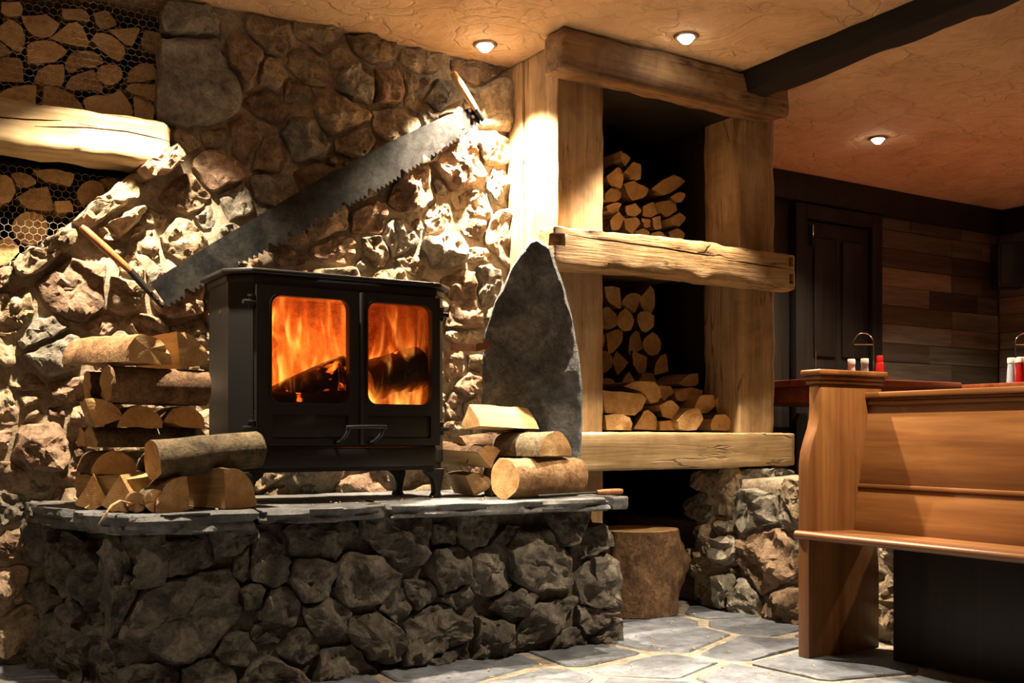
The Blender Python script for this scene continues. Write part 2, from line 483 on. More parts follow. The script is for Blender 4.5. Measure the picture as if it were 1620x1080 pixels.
def stone_mesh(name, poly, height, frame, rng, rough=1.0, sink=.03):
    """poly in plane coordinates -> mesh around its centre; returns (mesh, origin)"""
    O, A, B, Nn = frame
    ca = sum(p[0] for p in poly) / len(poly); cb = sum(p[1] for p in poly) / len(poly)
    ext = max(max(abs(p[0] - ca), abs(p[1] - cb)) for p in poly)
    planes = []
    for k in range(rng.randint(3, 5)):
        t = rng.uniform(0, 2 * math.pi); g = rng.uniform(.10, .60)
        planes.append((math.cos(t) * g, math.sin(t) * g, rng.uniform(.85, 1.25)))
    off = V((rng.uniform(0, 50), rng.uniform(0, 50), rng.uniform(0, 50)))
    vs_, fs_ = [], []
    n = len(poly)
    def hgt(a, b, f):
        if f is None: return -sink
        h = min([pl[2] * height + (pl[0] * a + pl[1] * b) for pl in planes] + [height * 1.15])
        h = max(h, height * .5) * f
        p = V((a, b, 0)) + off
        h += rough * (.016 * fbm(p * 9, 4) + .014 * noise.noise(p * 24) + .007 * noise.noise(p * 55)) * min(1, f * 1.2)
        # stepped, chipped faces
        q = noise.noise(p * 13 + V((5, 2, 0)))
        h += rough * .016 * (round(q * 2.5) / 2.5 - .1) * f
        return h
    for (sc, f) in RINGS:
        for (pa, pb) in poly:
            a, b = (pa - ca) * sc, (pb - cb) * sc
            if 0 < sc:
                q = V((a, b, (f or 0) * .05)) + off
                j = .013 * rough
                a += j * noise.noise(q * 22); b += j * noise.noise(q * 22 + V((9, 3, 1)))
            vs_.append(A * a + B * b + Nn * hgt(a, b, f))
    vs_.append(Nn * hgt(0, 0, 1.0))
    R = len(RINGS)
    for r in range(R - 1):
        for k in range(n):
            fs_.append((r * n + k, r * n + (k + 1) % n, (r + 1) * n + (k + 1) % n, (r + 1) * n + k))
    c = len(vs_) - 1
    for k in range(n):
        fs_.append(((R - 1) * n + k, (R - 1) * n + (k + 1) % n, c))
    fs_.append(tuple(range(n))[::-1])
    me = bpy.data.meshes.new(name)
    me.from_pydata([tuple(v) for v in vs_], [], fs_)
    bm = bmesh.new(); bm.from_mesh(me)
    bmesh.ops.recalc_face_normals(bm, faces=bm.faces[:]); bm.to_mesh(me); bm.free()
    return me, O + A * ca + B * cb
def build_stones(seeds, frame, parent, mats, hts, rng, gap=.014, rough=1.0, name='stone', grow=1.22, npts=38, colour=None, sink=.03, traced={}):
    outs = stone_outlines(seeds, gap, grow, npts, rng=rng)
    for k, p in traced.items(): outs[k] = p and resample(p, npts)
    for i, poly in enumerate(outs):
        if poly is None: continue
        ext = min(max(p[0] for p in poly) - min(p[0] for p in poly), max(p[1] for p in poly) - min(p[1] for p in poly))
        h = rng.uniform(*hts) * min(1.4, max(.5, ext / .13))
        if i in traced: h = .16 if i == 2 else .085
        me, o = stone_mesh(name, poly, h, frame, rng, rough * (1.5 if i in traced else 1), .2 if i in traced else sink)
        m = (colour and colour(i)) or rng.choice(mats)
        mesh_obj(name, me, M[m], parent, o, True, 24)

def px_seed(px, py, w, h, ang, plane_y):
    """seed measured on the photo, in metres on the wall plane y = plane_y"""
    c = on_y(px, py, plane_y)
    e = on_y(px + w / 2, py, plane_y).x - on_y(px - w / 2, py, plane_y).x
    g = on_y(px, py - h / 2, plane_y).z - on_y(px, py + h / 2, plane_y).z
    return (c.x, c.z, e, g, math.radians(ang))

def rough_sheet(name, us, vs_, fn, keep, m, parent=None):
    verts, faces, idx = [], [], {}
    for i, u in enumerate(us):
        for j, v in enumerate(vs_):
            idx[i, j] = len(verts); verts.append(fn(u, v))
    for i in range(len(us) - 1):
        for j in range(len(vs_) - 1):
            if keep((us[i] + us[i + 1]) / 2, (vs_[j] + vs_[j + 1]) / 2):
                faces.append((idx[i, j], idx[i + 1, j], idx[i + 1, j + 1], idx[i, j + 1]))
    o = from_data(name, verts, faces, m, parent, None, True, None, False)
    bm = bmesh.new(); bm.from_mesh(o.data)
    bmesh.ops.delete(bm, geom=[v for v in bm.verts if not v.link_faces], context='VERTS')
    bm.to_mesh(o.data); bm.free()
    return o
def lin(a, b, n): return [a + (b - a) * i / (n - 1) for i in range(n)]

# ================================================================== SETTING
WY = 4.0                       # face of the stone chimney wall
XR = 7.1; YB = 4.7             # plank walls of the dining end
XL = -1.5; YF = -2.6

# ---- ceiling
us, vv = lin(XL, XR, 70), lin(YF, YB, 60)
ceiling = rough_sheet('ceiling', us, vv, lambda u, v: V((u, v, CEIL + .010 * fbm(V((u * .9, v * .9, 1)), 3))), lambda u, v: True, M['plaster'])
tag(ceiling, 'cream hand trowelled plaster ceiling', 'ceiling', kind='structure')
sm = ceiling.modifiers.new('thickness', 'SOLIDIFY'); sm.thickness = .08; sm.offset = 1

# ---- floor
floor = box('floor', XL, XR, YF, YB, -.12, -.007, M['floor_mortar'])
tag(floor, 'slate flagstone floor with sandy joints', 'floor', kind='structure')
floor_inv = V(floor.location)
def build_flags():
    rng = random.Random(21)
    seeds = []
    ny = 0
    y = 1.5
    while y < 4.45:
        x = -1.3 + rng.uniform(0, .3)
        dy = rng.uniform(.30, .42)
        while x < 3.45:
            w = rng.uniform(.34, .62)
            seeds.append((x + w / 2, y + dy / 2 + rng.uniform(-.06, .06), w, dy * rng.uniform(.9, 1.1), rng.uniform(-.2, .2)))
            x += w
        y += dy
    outs = stone_outlines(seeds, .044, 1.5, 32, 9.0, rng)
    for s, poly in zip(seeds, outs):
        if poly is None: continue
        ca = sum(p[0] for p in poly) / len(poly); cb = sum(p[1] for p in poly) / len(poly)
        if ca > 3.42: continue
        off = V((rng.uniform(0, 50), rng.uniform(0, 50), 0))
        dz = rng.uniform(-.004, .003); tx, ty = rng.uniform(-.006, .006), rng.uniform(-.006, .006)
        vs_, fs_ = [], []
        rg = [(1.0, -.03), (1.0, -.006), (.975, 0), (.8, 0), (.55, 0), (.3, 0)]
        for sc, z in rg:
            for p in poly:
                a, b = (p[0] - ca) * sc, (p[1] - cb) * sc
                zz = z if z < -.02 else z + dz + tx * a * 3 + ty * b * 3 + .0045 * fbm((V((a, b, 0)) + off) * 7, 4)
                vs_.append(V((a, b, zz)))
        vs_.append(V((0, 0, dz)))
        n = len(poly)
        for r in range(len(rg) - 1):
            for k in range(n):
                fs_.append((r * n + k, r * n + (k + 1) % n, (r + 1) * n + (k + 1) % n, (r + 1) * n + k))
        for k in range(n): fs_.append(((len(rg) - 1) * n + k, (len(rg) - 1) * n + (k + 1) % n, len(vs_) - 1))
        from_data('flagstone', vs_, fs_, M['flag'], floor, V((ca, cb, 0)) - floor_inv, True, 30)
build_flags()

# ---- stone chimney wall with the log niche at its left shoulder
P0 = on_y(0, 430, WY - .05); P1 = on_y(290, 240, WY - .05)
SL = (P1.z - P0.z) / (P1.x - P0.x)
NX = 0.955                                            # jamb of the niche
def slope_z(x): return P0.z + (x - P0.x) * SL
def in_niche(x, z): return x < NX and z > max(slope_z(x), .62)
us, vv = lin(XL, 2.47, 120), lin(-.01, CEIL + .03, 80)
wall = rough_sheet('wall_back', us, vv, lambda u, v: V((u, WY - .002 + .018 * fbm(V((u * 6, v * 6, 3)), 4), v)), lambda u, v: not in_niche(u, v), M['mortar'])
tag(wall, 'rough rubble stone chimney wall behind the stove', 'wall', kind='structure')
so = wall.modifiers.new('thickness', 'SOLIDIFY'); so.thickness = .42; so.offset = -1
# make sure thickness goes into the wall (+Y)
wall_frame = (V((0, WY, 0)), V((1, 0, 0)), V((0, 0, 1)), V((0, -1, 0)))
WALL_PX = [
    # coping stones on the sloping shoulder
    (66, 402, 118, 46, 36), (168, 312, 142, 46, 38), (256, 262, 78, 56, 38), (186, 352, 92, 34, 36), (8, 446, 40, 30, 36), (128, 372, 40, 34, 30),
    # left lower area
    (20, 486, 58, 82, 0), (118, 462, 104, 80, -6), (72, 524, 92, 36, 14), (92, 560, 84, 52, 10), (6, 556, 30, 38, 0), (162, 516, 62, 26, -4),
    (42, 606, 52, 24, 8), (112, 620, 58, 36, 12), (12, 650, 48, 52, 0), (126, 664, 44, 42, -10), (62, 704, 92, 62, -8), (6, 694, 30, 30, 0),
    (94, 652, 26, 22, 0), (66, 772, 32, 18, -20), (14, 808, 40, 48, 0), (12, 744, 44, 24, 0), (136, 708, 38, 30, -20), (16, 862, 48, 52, 0), (14, 925, 48, 62, 0),
    (196, 470, 60, 44, 0), (230, 520, 64, 40, 0), (300, 530, 56, 44, 0), (318, 578, 30, 36, 0), (322, 620, 30, 40, 0),
    # between shoulder and saw
    (298, 311, 84, 48, -12), (342, 272, 74, 60, 0), (368, 318, 50, 44, 20), (324, 346, 84, 26, 6), (286, 382, 120, 48, 8), (238, 394, 48, 48, 0),
    (246, 346, 46, 22, -8), (256, 428, 64, 34, 10), (212, 420, 40, 34, 0), (360, 380, 60, 34, 20),
    (316, 128, 100, 158, 0), (300, 38, 70, 52, 0), (384, 100, 44, 120, 0), (338, 220, 52, 34, 0), (384, 222, 52, 60, 0), (298, 226, 42, 28, 0),
    # upper wall
    (430, 60, 70, 44, 0), (505, 62, 90, 34, 8), (585, 80, 90, 36, 8), (668, 100, 90, 34, 10), (750, 118, 84, 34, 8),
    (485, 108, 100, 38, 3), (432, 122, 44, 40, 0), (466, 146, 64, 30, 0), (560, 134, 62, 44, 4), (612, 142, 50, 48, 0), (650, 148, 28, 50, 0), (700, 152, 70, 40, 6),
    (422, 172, 66, 44, 0), (534, 188, 104, 46, 4), (622, 196, 74, 48, 0), (676, 190, 30, 26, 0), (720, 190, 50, 30, 0), (778, 172, 46, 76, 0),
    (478, 226, 104, 54, 4), (556, 234, 70, 44, 0), (428, 246, 60, 54, 0), (776, 232, 52, 44, 0), (722, 268, 86, 60, 0), (648, 300, 72, 62, 12), (600, 268, 60, 44, 0),
    (500, 286, 80, 44, 0), (432, 306, 66, 50, 0), (560, 300, 60, 44, 0), (742, 322, 66, 36, 0), (785, 300, 30, 50, 0),
    (582, 346, 60, 42, 0), (630, 374, 58, 48, 0), (704, 396, 74, 46, 6), (692, 346, 50, 36, 0), (740, 358, 40, 26, 0), (787, 378, 28, 96, 0),
    (510, 348, 70, 50, 0), (450, 366, 60, 46, 0), (530, 396, 76, 34, 0), (590, 398, 40, 40, 0), (650, 418, 60, 30, 0), (450, 404, 60, 28, 0),
    (728, 452, 56, 36, 6), (766, 450, 34, 60, 0), (733, 502, 56, 32, 4), (734, 534, 60, 20, 0), (716, 580, 40, 38, 0), (748, 578, 30, 24, 0), (736, 606, 40, 36, 30),
    (752, 640, 44, 28, 20), (716, 640, 26, 40, 0), (720, 676, 36, 24, 0),
]
WALL_COL = {0: 'stone_tan', 1: 'stone_tan', 2: 'stone_red', 3: 'stone_tan', 7: 'stone_red', 13: 'stone_red', 11: 'stone_red', 31: 'stone_red', 34: 'stone_tan', 41: 'stone_grey'}
rngw = random.Random(5)
def trace(pts):
    q = [on_y(p[0] / 3.355, p[1] / 3.355 + 158, WY - .05) for p in pts]
    return [(p.x, p.z) for p in q]
COPING = {0: trace([(70, 860), (200, 780), (330, 680), (390, 690), (405, 765), (300, 830), (150, 930), (80, 915)]),
          1: trace([(385, 640), (480, 560), (600, 470), (700, 395), (745, 385), (768, 440), (760, 485), (640, 565), (560, 625), (470, 685), (420, 668)]),
          2: trace([(738, 375), (800, 312), (915, 250), (975, 315), (960, 350), (860, 405), (780, 425)]),
          3: trace([(525, 690), (640, 620), (765, 555), (775, 595), (700, 675), (610, 745), (560, 735)]),
          4: trace([(-110, 985), (0, 885), (55, 872), (62, 960), (0, 1005), (-110, 1060)]), 5: None}
seeds = [px_seed(*s, WY) for s in WALL_PX]
seeds = fill_seeds(seeds, lambda a, b: not in_niche(a - .02, b + .02) and not in_niche(a + .03, b + .06), (XL + .1, 2.40, .04, 2.40), .07, .24, 900, rngw, (1.3, 2.6))
# nothing may hang into the niche
seeds = [s for i, s in enumerate(seeds) if i < 6 or not (s[0] - s[2] * .3 < NX - .03 and s[1] + s[3] * .3 > max(slope_z(s[0]), .62) + .02)]
build_stones(seeds, wall_frame, wall, ['stone_tan', 'stone_grey', 'stone_brown', 'stone_red', 'stone_tan'], (.032, .06), rngw, .018, grow=1.3,
             colour=lambda i: WALL_COL.get(i), traced=COPING)
# back of the niche
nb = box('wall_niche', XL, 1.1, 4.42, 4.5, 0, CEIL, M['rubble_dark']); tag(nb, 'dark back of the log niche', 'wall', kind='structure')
# ---- dining end walls, side and rear walls
wb = box('wall_dining', 1.0, XR + .08, YB, YB + .1, 0, CEIL, M['black']); tag(wb, 'dark wall behind door and planks', 'wall', kind='structure')
wr = box('wall_right', XR, XR + .1, YF, YB, 0, CEIL, M['plank_b']); tag(wr, 'plank clad right wall of the dining end', 'wall', kind='structure')
wl = box('wall_left', XL - .1, XL, YF, YB, 0, CEIL, M['plaster']); tag(wl, 'plastered left wall', 'wall', kind='structure')
wf = box('wall_front', XL, XR, YF - .1, YF, 0, CEIL, M['plaster']); tag(wf, 'plastered wall behind the camera', 'wall', kind='structure')
rngp = random.Random(3)
def planks():
    z = .40
    while z < 2.26:
        h = .128
        x = 5.74
        while x < XR - .02:
            L = rngp.choice([.35, .55, .8, 1.1]); x1 = min(XR - .02, x + L)
            if XR - .02 - x1 < .12: x1 = XR - .02
            d = rngp.uniform(.012, .022)
            c = V(((x + x1) / 2, YB - d / 2, z + h / 2))
            bm = bmesh.new(); add_box(bm, -(x1 - x) / 2 + .001, (x1 - x) / 2 - .001, -d / 2, d / 2, -h / 2 + .0015, h / 2 - .0015, .002, 1)
            from_bm('plank', bm, M[rngp.choice(['plank_a', 'plank_b', 'plank_c', 'plank_b'])], wb, c - V(wb.location), True, 30)
            x = x1
        y = YB - .025
        while y > 3.0:
            L = rngp.choice([.35, .55, .8]); y0 = max(3.0, y - L)
            d = rngp.uniform(.012, .022)
            bm = bmesh.new(); add_box(bm, -(y - y0) / 2 + .001, (y - y0) / 2 - .001, -d / 2, d / 2, -h / 2 + .0015, h / 2 - .0015, .002, 1)
            o = from_bm('plank', bm, M[rngp.choice(['plank_a', 'plank_b', 'plank_c'])], wr, V((XR - d / 2, (y + y0) / 2, z + h / 2)) - V(wr.location), True, 30)
            o.rotation_euler.z = math.pi / 2
            y = y0
        z += h
planks()
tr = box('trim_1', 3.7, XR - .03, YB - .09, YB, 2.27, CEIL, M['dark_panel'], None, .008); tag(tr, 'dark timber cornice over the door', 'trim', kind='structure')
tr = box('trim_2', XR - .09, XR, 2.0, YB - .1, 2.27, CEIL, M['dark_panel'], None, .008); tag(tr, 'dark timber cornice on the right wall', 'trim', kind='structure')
# door
d1 = empty('door_1', (5.2, YB - .02, .38)); tag(d1, 'dark panelled wooden door', 'door', kind='structure')
def local(o, root): o.location = V(o.location) - V(root.location); return o
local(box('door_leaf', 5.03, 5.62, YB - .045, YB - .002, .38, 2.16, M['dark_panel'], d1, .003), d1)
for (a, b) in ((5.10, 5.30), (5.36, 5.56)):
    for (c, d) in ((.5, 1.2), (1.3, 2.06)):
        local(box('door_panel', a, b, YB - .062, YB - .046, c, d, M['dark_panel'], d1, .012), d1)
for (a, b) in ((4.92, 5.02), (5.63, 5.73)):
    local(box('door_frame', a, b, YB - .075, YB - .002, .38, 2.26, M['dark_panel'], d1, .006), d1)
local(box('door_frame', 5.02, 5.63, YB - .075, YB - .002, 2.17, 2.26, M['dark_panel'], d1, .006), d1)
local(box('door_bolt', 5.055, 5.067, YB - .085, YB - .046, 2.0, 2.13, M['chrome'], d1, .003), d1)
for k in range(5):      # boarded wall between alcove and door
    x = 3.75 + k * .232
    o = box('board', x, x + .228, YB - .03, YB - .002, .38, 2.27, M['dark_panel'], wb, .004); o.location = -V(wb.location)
# raised dining floor retained by a low stone wall
PX0 = 3.36; PZ = .38
pf = box('floor_raised', PX0 + .03, XR, YF, YB, 0, PZ, M['platform']); tag(pf, 'raised dark timber dining floor', 'floor', kind='structure')
KZ = .60
pw_us, pw_vs = lin(.4, 3.52, 60), lin(-.01, KZ, 16)
pw = rough_sheet('wall_platform', pw_us, pw_vs, lambda u, v: V((PX0 + .02 * fbm(V((u * 5, v * 5, 9)), 3), u, v)), lambda u, v: True, M['mortar'])
tag(pw, 'low rubble stone knee wall behind the pew', 'wall', kind='structure')
pw.modifiers.new('thickness', 'SOLIDIFY').thickness = .2; pw.modifiers['thickness'].offset = 1
rngs = random.Random(17)
sd = fill_seeds([], lambda a, b: True, (.5, 3.47, .05, KZ - .05), .08, .26, 700, rngs)
build_stones(sd, (V((PX0, 0, 0)), V((0, 1, 0)), V((0, 0, 1)), V((-1, 0, 0))), pw, ['stone_grey', 'stone_tan', 'stone_brown'], (.03, .05), rngs, .02, 1.3)

# dark ceiling beam over the pew
def rough_beam(name, x0, x1, y0, y1, z0, z1, m, axis, amp=.006, parent=None, seed=0, bevel=.012, nseg=None, freq=5):
    bm = bmesh.new()
    c = V(((x0 + x1) / 2, (y0 + y1) / 2, (z0 + z1) / 2))
    add_box(bm, x0 - c.x, x1 - c.x, y0 - c.y, y1 - c.y, z0 - c.z, z1 - c.z)
    ai = 'xyz'.index(axis)
    L = (x1 - x0, y1 - y0, z1 - z0)[ai]
    if bevel: bmesh.ops.bevel(bm, geom=bm.edges[:], offset=bevel, segments=2, affect='EDGES', profile=.5)
    nseg = nseg or max(6, int(L / .03))
    for k in range(1, nseg):
        pos = V((0, 0, 0)); nn = V((0, 0, 0)); pos[ai] = -L / 2 + L * k / nseg; nn[ai] = 1
        bmesh.ops.bisect_plane(bm, geom=bm.verts[:] + bm.edges[:] + bm.faces[:], plane_co=pos, plane_no=nn)
    for j in range(3):
        if j == ai: continue
        D = (x1 - x0, y1 - y0, z1 - z0)[j]
        nj = max(2, int(D / .03))
        for k in range(1, nj):
            pos = V((0, 0, 0)); nn = V((0, 0, 0)); pos[j] = -D / 2 + D * k / nj; nn[j] = 1
            bmesh.ops.bisect_plane(bm, geom=bm.verts[:] + bm.edges[:] + bm.faces[:], plane_co=pos, plane_no=nn)
    bmesh.ops.recalc_face_normals(bm, faces=bm.faces[:])
    bm.normal_update()
    off = V((seed * 7.3, seed * 3.1, seed))
    disp = []
    for v in bm.verts:
        p = v.co.copy(); p[ai] *= .35
        q = (v.co + off)
        d = amp * (fbm((p + off) * freq, 3) + .6 * fbm(q * freq * 3, 3))
        edge = sum(1 for j in range(3) if abs(abs(v.co[j]) - (x1 - x0, y1 - y0, z1 - z0)[j] / 2) < .02)
        if edge >= 2: d -= amp * 1.4 * max(0, noise.noise(q * 9) + .2)
        disp.append((v, v.normal * d))
    for v, d in disp: v.co += d
    return from_bm(name, bm, m, parent, c, True, 50)
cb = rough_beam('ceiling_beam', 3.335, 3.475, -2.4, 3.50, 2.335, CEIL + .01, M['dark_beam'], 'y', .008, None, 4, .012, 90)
tag(cb, 'dark ceiling beam running out from the oak log store', 'ceiling beam', kind='structure')

# ================================================================== OAK LOG STORE (right of the stove)
LS = empty('log_store', (3.05, 3.6, 0), 'oak framed log store with thick posts and three heavy beams', 'log store')
def part(o, root=LS):
    o.location = V(o.location) - V(root.location); return o
POST_Y0, POST_Y1 = 3.60, 3.87
part(rough_beam('post', 2.43, 2.668, POST_Y0, POST_Y1, 0, CEIL, M['oak_v'], 'z', .004, LS, 11, .010))
part(rough_beam('side_board', 2.425, 2.50, POST_Y1 + .004, 4.03, 0, CEIL, M['oak_v'], 'z', .003, LS, 12, .006))
part(rough_beam('post', 3.455, 3.685, POST_Y0, 3.85, .66, CEIL, M['oak_v'], 'z', .005, LS, 13, .012))
part(box('side_panel', 2.60, 2.66, POST_Y1 + .004, 4.45, 0, 2.42, M['oak_v'], LS, .003))
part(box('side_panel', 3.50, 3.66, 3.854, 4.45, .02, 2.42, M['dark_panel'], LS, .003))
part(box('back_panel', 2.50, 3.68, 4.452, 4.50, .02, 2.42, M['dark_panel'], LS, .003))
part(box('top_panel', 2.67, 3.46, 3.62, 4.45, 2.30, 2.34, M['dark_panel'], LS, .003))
part(rough_beam('top_beam', 2.35, 3.625, 3.445, 3.596, 2.275, CEIL - .002, M['oak_old'], 'x', .008, LS, 1, .016))
mb = part(rough_beam('middle_beam', 2.325, 3.70, 3.475, 3.596, 1.482, 1.652, M['oak'], 'x', .010, LS, 2, .016))
def cut(o, boxes):
    bm = bmesh.new()
    for b_ in boxes: add_box(bm, *b_)
    c_ = from_bm('cutter', bm, M['oak'])
    md = o.modifiers.new('mortise', 'BOOLEAN'); md.object = c_; md.operation = 'DIFFERENCE'; md.solver = 'EXACT'
    bpy.context.view_layer.update()
    me = bpy.data.meshes.new_from_object(o.evaluated_get(bpy.context.evaluated_depsgraph_get()))
    o.modifiers.clear(); o.data = me
    bpy.data.objects.remove(c_, do_unlink=True)
cut(mb, [(2.30, 2.385, 3.44, 3.515, 1.565, 1.615), (3.645, 3.675, 3.44, 3.50, 1.590, 1.632), (3.645, 3.678, 3.44, 3.50, 1.508, 1.555)])
part(rough_beam('lower_beam', 2.30, 3.70, 3.475, 3.596, .652, .812, M['oak_pale'], 'x', .004, LS, 3, .012))
part(box('shelf', 2.67, 3.455, 3.60, 4.45, 1.58, 1.62, M['oak'], LS, .004))
part(box('shelf', 2.67, 3.50, 3.60, 4.45, .74, .785, M['oak_pale'], LS, .004))

# rubble plinth under its right post
PL = empty('stone_plinth', (3.5, 3.7, 0), 'pale rubble stone plinth carrying the right post of the log store', 'plinth')
def plinth():
    rng = random.Random(31)
    core = rough_beam('mortar_core', 3.33, 3.74, 3.54, 3.80, 0, .645, M['mortar'], 'z', .02, PL, 8, .05, None, 6); part(core, PL)
    pxs = [(1201, 776, 92, 62, 0), (1163, 800, 26, 40, 0), (1222, 806, 60, 40, 0), (1164, 862, 54, 46, 0), (1224, 872, 44, 62, 0), (1198, 918, 88, 42, -10), (1148, 934, 24, 44, 0), (1178, 952, 24, 18, 0), (1218, 962, 26, 20, 0), (1196, 838, 30, 30, 0)]
    sds = [px_seed(*s, 3.54) for s in pxs]
    sds = fill_seeds(sds, lambda a, b: True, (3.36, 3.72, .05, .6), .08, .14, 200, rng)
    build_stones(sds, (V((0, 3.55, 0)) - V(PL.location), V((1, 0, 0)), V((0, 0, 1)), V((0, -1, 0))), PL, ['stone_grey', 'stone_tan', 'stone_grey'], (.04, .07), rng, .02, 1.5)
    sds = fill_seeds([], lambda a, b: True, (3.58, 3.76, .06, .6), .10, .18, 200, rng)
    build_stones(sds, (V((3.35, 0, 0)) - V(PL.location), V((0, 1, 0)), V((0, 0, 1)), V((-1, 0, 0))), PL, ['stone_grey', 'stone_tan'], (.03, .05), rng, .02, 1.3)
plinth()

# ================================================================== HEARTH
SZ = .567
HE = empty('stone_hearth', (1.5, 3.6, 0), 'raised rubble stone hearth topped with thick slate slabs', 'hearth')
HO = V(HE.location)
def hearth():
    rng = random.Random(41)
    pts = [(.50, 3.99), (.67, 3.27), (2.39, 3.27), (2.40, 3.99)]
    bm = bmesh.new(); add_prism(bm, pts, 'z', 0, SZ - .05)
    bmesh.ops.bevel(bm, geom=[e for e in bm.edges if abs(e.verts[0].co.z - e.verts[1].co.z) > .2], offset=.04, segments=3, affect='EDGES')
    bmesh.ops.triangulate(bm, faces=bm.faces[:])
    bmesh.ops.subdivide_edges(bm, edges=[e for e in bm.edges if e.calc_length() > .1], cuts=10, use_grid_fill=True)
    bm.normal_update()
    for v in bm.verts:
        v.co += v.normal * (.02 * fbm(v.co * 6, 3)) if v.co.z > .02 else V((0, 0, 0))
    from_bm('mortar_core', bm, M['hearth_mortar'], HE, -HO, True, 60)
    Y0 = 3.25
    pxs = [(577, 917, 150, 62, -3), (500, 912, 84, 56, 10), (713, 903, 60, 62, 0), (848, 886, 124, 78, -3), (776, 896, 76, 70, 0), (927, 858, 62, 38, 8), (947, 930, 52, 78, 0),
           (812, 952, 150, 36, 8), (688, 1000, 122, 76, 0), (860, 982, 112, 46, 8), (782, 1010, 60, 50, 0), (592, 1008, 96, 62, 0), (547, 1050, 100, 46, 6), (700, 1042, 70, 22, 5),
           (897, 1012, 90, 26, 4), (938, 976, 48, 42, -20), (957, 1004, 44, 40, 0), (516, 978, 80, 44, -6), (283, 883, 152, 48, -2), (423, 890, 62, 62, -25), (300, 975, 196, 112, 0),
           (385, 892, 26, 50, 0), (467, 1020, 74, 38, 3), (430, 1068, 120, 44, 0), (243, 1072, 90, 34, 0), (196, 930, 40, 150, 0), (626, 960, 60, 36, 10), (440, 960, 60, 50, 0), (660, 940, 60, 36, 0)]
    sds = [px_seed(*s, Y0) for s in pxs]
    sds = fill_seeds(sds, lambda a, b: True, (.70, 2.36, .04, .47), .10, .2, 500, rng)
    build_stones(sds, (V((0, Y0 + .01, 0)) - HO, V((1, 0, 0)), V((0, 0, 1)), V((0, -1, 0))), HE, ['hearth_stone'], (.035, .07), rng, .008, 1.25, grow=1.3, npts=44, sink=.06)
    # left flank
    a = V((.68, 3.26, 0)); b = V((.49, 3.99, 0)); d = (b - a).normalized(); n = V((-d.y, d.x, 0))
    if n.x > 0: n = -n
    L = (b - a).length
    sds = fill_seeds([], lambda a_, b_: True, (.06, L - .04, .05, .46), .09, .22, 500, rng, (.8, 1.6))
    build_stones(sds, (a - HO, d, V((0, 0, 1)), n), HE, ['hearth_stone'], (.03, .05), rng, .014, 1.4, grow=1.15, sink=.06)
    # right flank
    sds = fill_seeds([], lambda a_, b_: True, (3.33, 3.95, .05, .46), .09, .22, 300, rng)
    build_stones(sds, (V((2.395, 0, 0)) - HO, V((0, 1, 0)), V((0, 0, 1)), V((1, 0, 0))), HE, ['hearth_stone'], (.01, .02), rng, .014, 1.0, sink=.05)
    # slate slabs on top: left thick one, long middle, right
    slabs = [([(.45, 3.98), (.47, 3.72), (.535, 3.42), (.60, 3.19), (.80, 3.155), (1.02, 3.17), (1.04, 3.5), (1.03, 3.98)], .062, 'slate_dark'),
             ([(1.04, 3.98), (1.05, 3.5), (1.03, 3.16), (1.25, 3.15), (1.46, 3.19), (1.50, 3.5), (1.49, 3.98)], .046, 'slate'),
             ([(1.50, 3.98), (1.51, 3.5), (1.475, 3.175), (1.75, 3.14), (2.05, 3.13), (2.34, 3.125), (2.355, 3.4), (2.355, 3.56), (2.40, 3.58), (2.40, 3.98)], .046, 'slate'),
             ([(2.362, 3.55), (2.358, 3.13), (2.43, 3.125), (2.438, 3.56)], .046, 'slate')]
    for k, (pl, th, mm) in enumerate(slabs):
        poly = resample(pl, 90)
        ca = sum(p[0] for p in poly) / 90; cb_ = sum(p[1] for p in poly) / 90
        lv = [(-th, .985), (-th * .9, .995), (-th * .72, 1.0), (-th * .55, .992), (-th * .35, 1.0), (-th * .15, 1.0), (-.003, .998), (0, .985), (0, .8), (0, .5), (0, .2)]
        vs_, fs_ = [], []
        for li, (z, sc) in enumerate(lv):
            for p in poly:
                a_, b_ = p[0] - ca, p[1] - cb_
                jag = .026 * noise.noise(V((p[0] * 11, p[1] * 11, z * 45 + k))) + .011 * noise.noise(V((p[0] * 40, p[1] * 40, z * 90)))
                if p[1] > 3.9 or k == 3: jag *= .3
                L_ = math.hypot(a_, b_)
                f = sc + (jag / L_ if sc > .9 else 0)
                zz = z + (.003 * fbm(V((p[0] * sc * 6, p[1] * sc * 6, 0)), 3) if z > -.01 else .008 * noise.noise(V((p[0] * 6, p[1] * 6, k))) if z < -th * .95 else 0)
                vs_.append(V((a_ * f, b_ * f, zz)))
        n = 90
        for r in range(len(lv) - 1):
            for q in range(n): fs_.append((r * n + q, r * n + (q + 1) % n, (r + 1) * n + (q + 1) % n, (r + 1) * n + q))
        fs_.append(tuple(range(n))); fs_.append(tuple(range((len(lv) - 1) * n, len(lv) * n)))
        from_data('slate_slab', vs_, fs_, M[mm], HE, V((ca, cb_, SZ)) - HO, True, 35)
hearth()

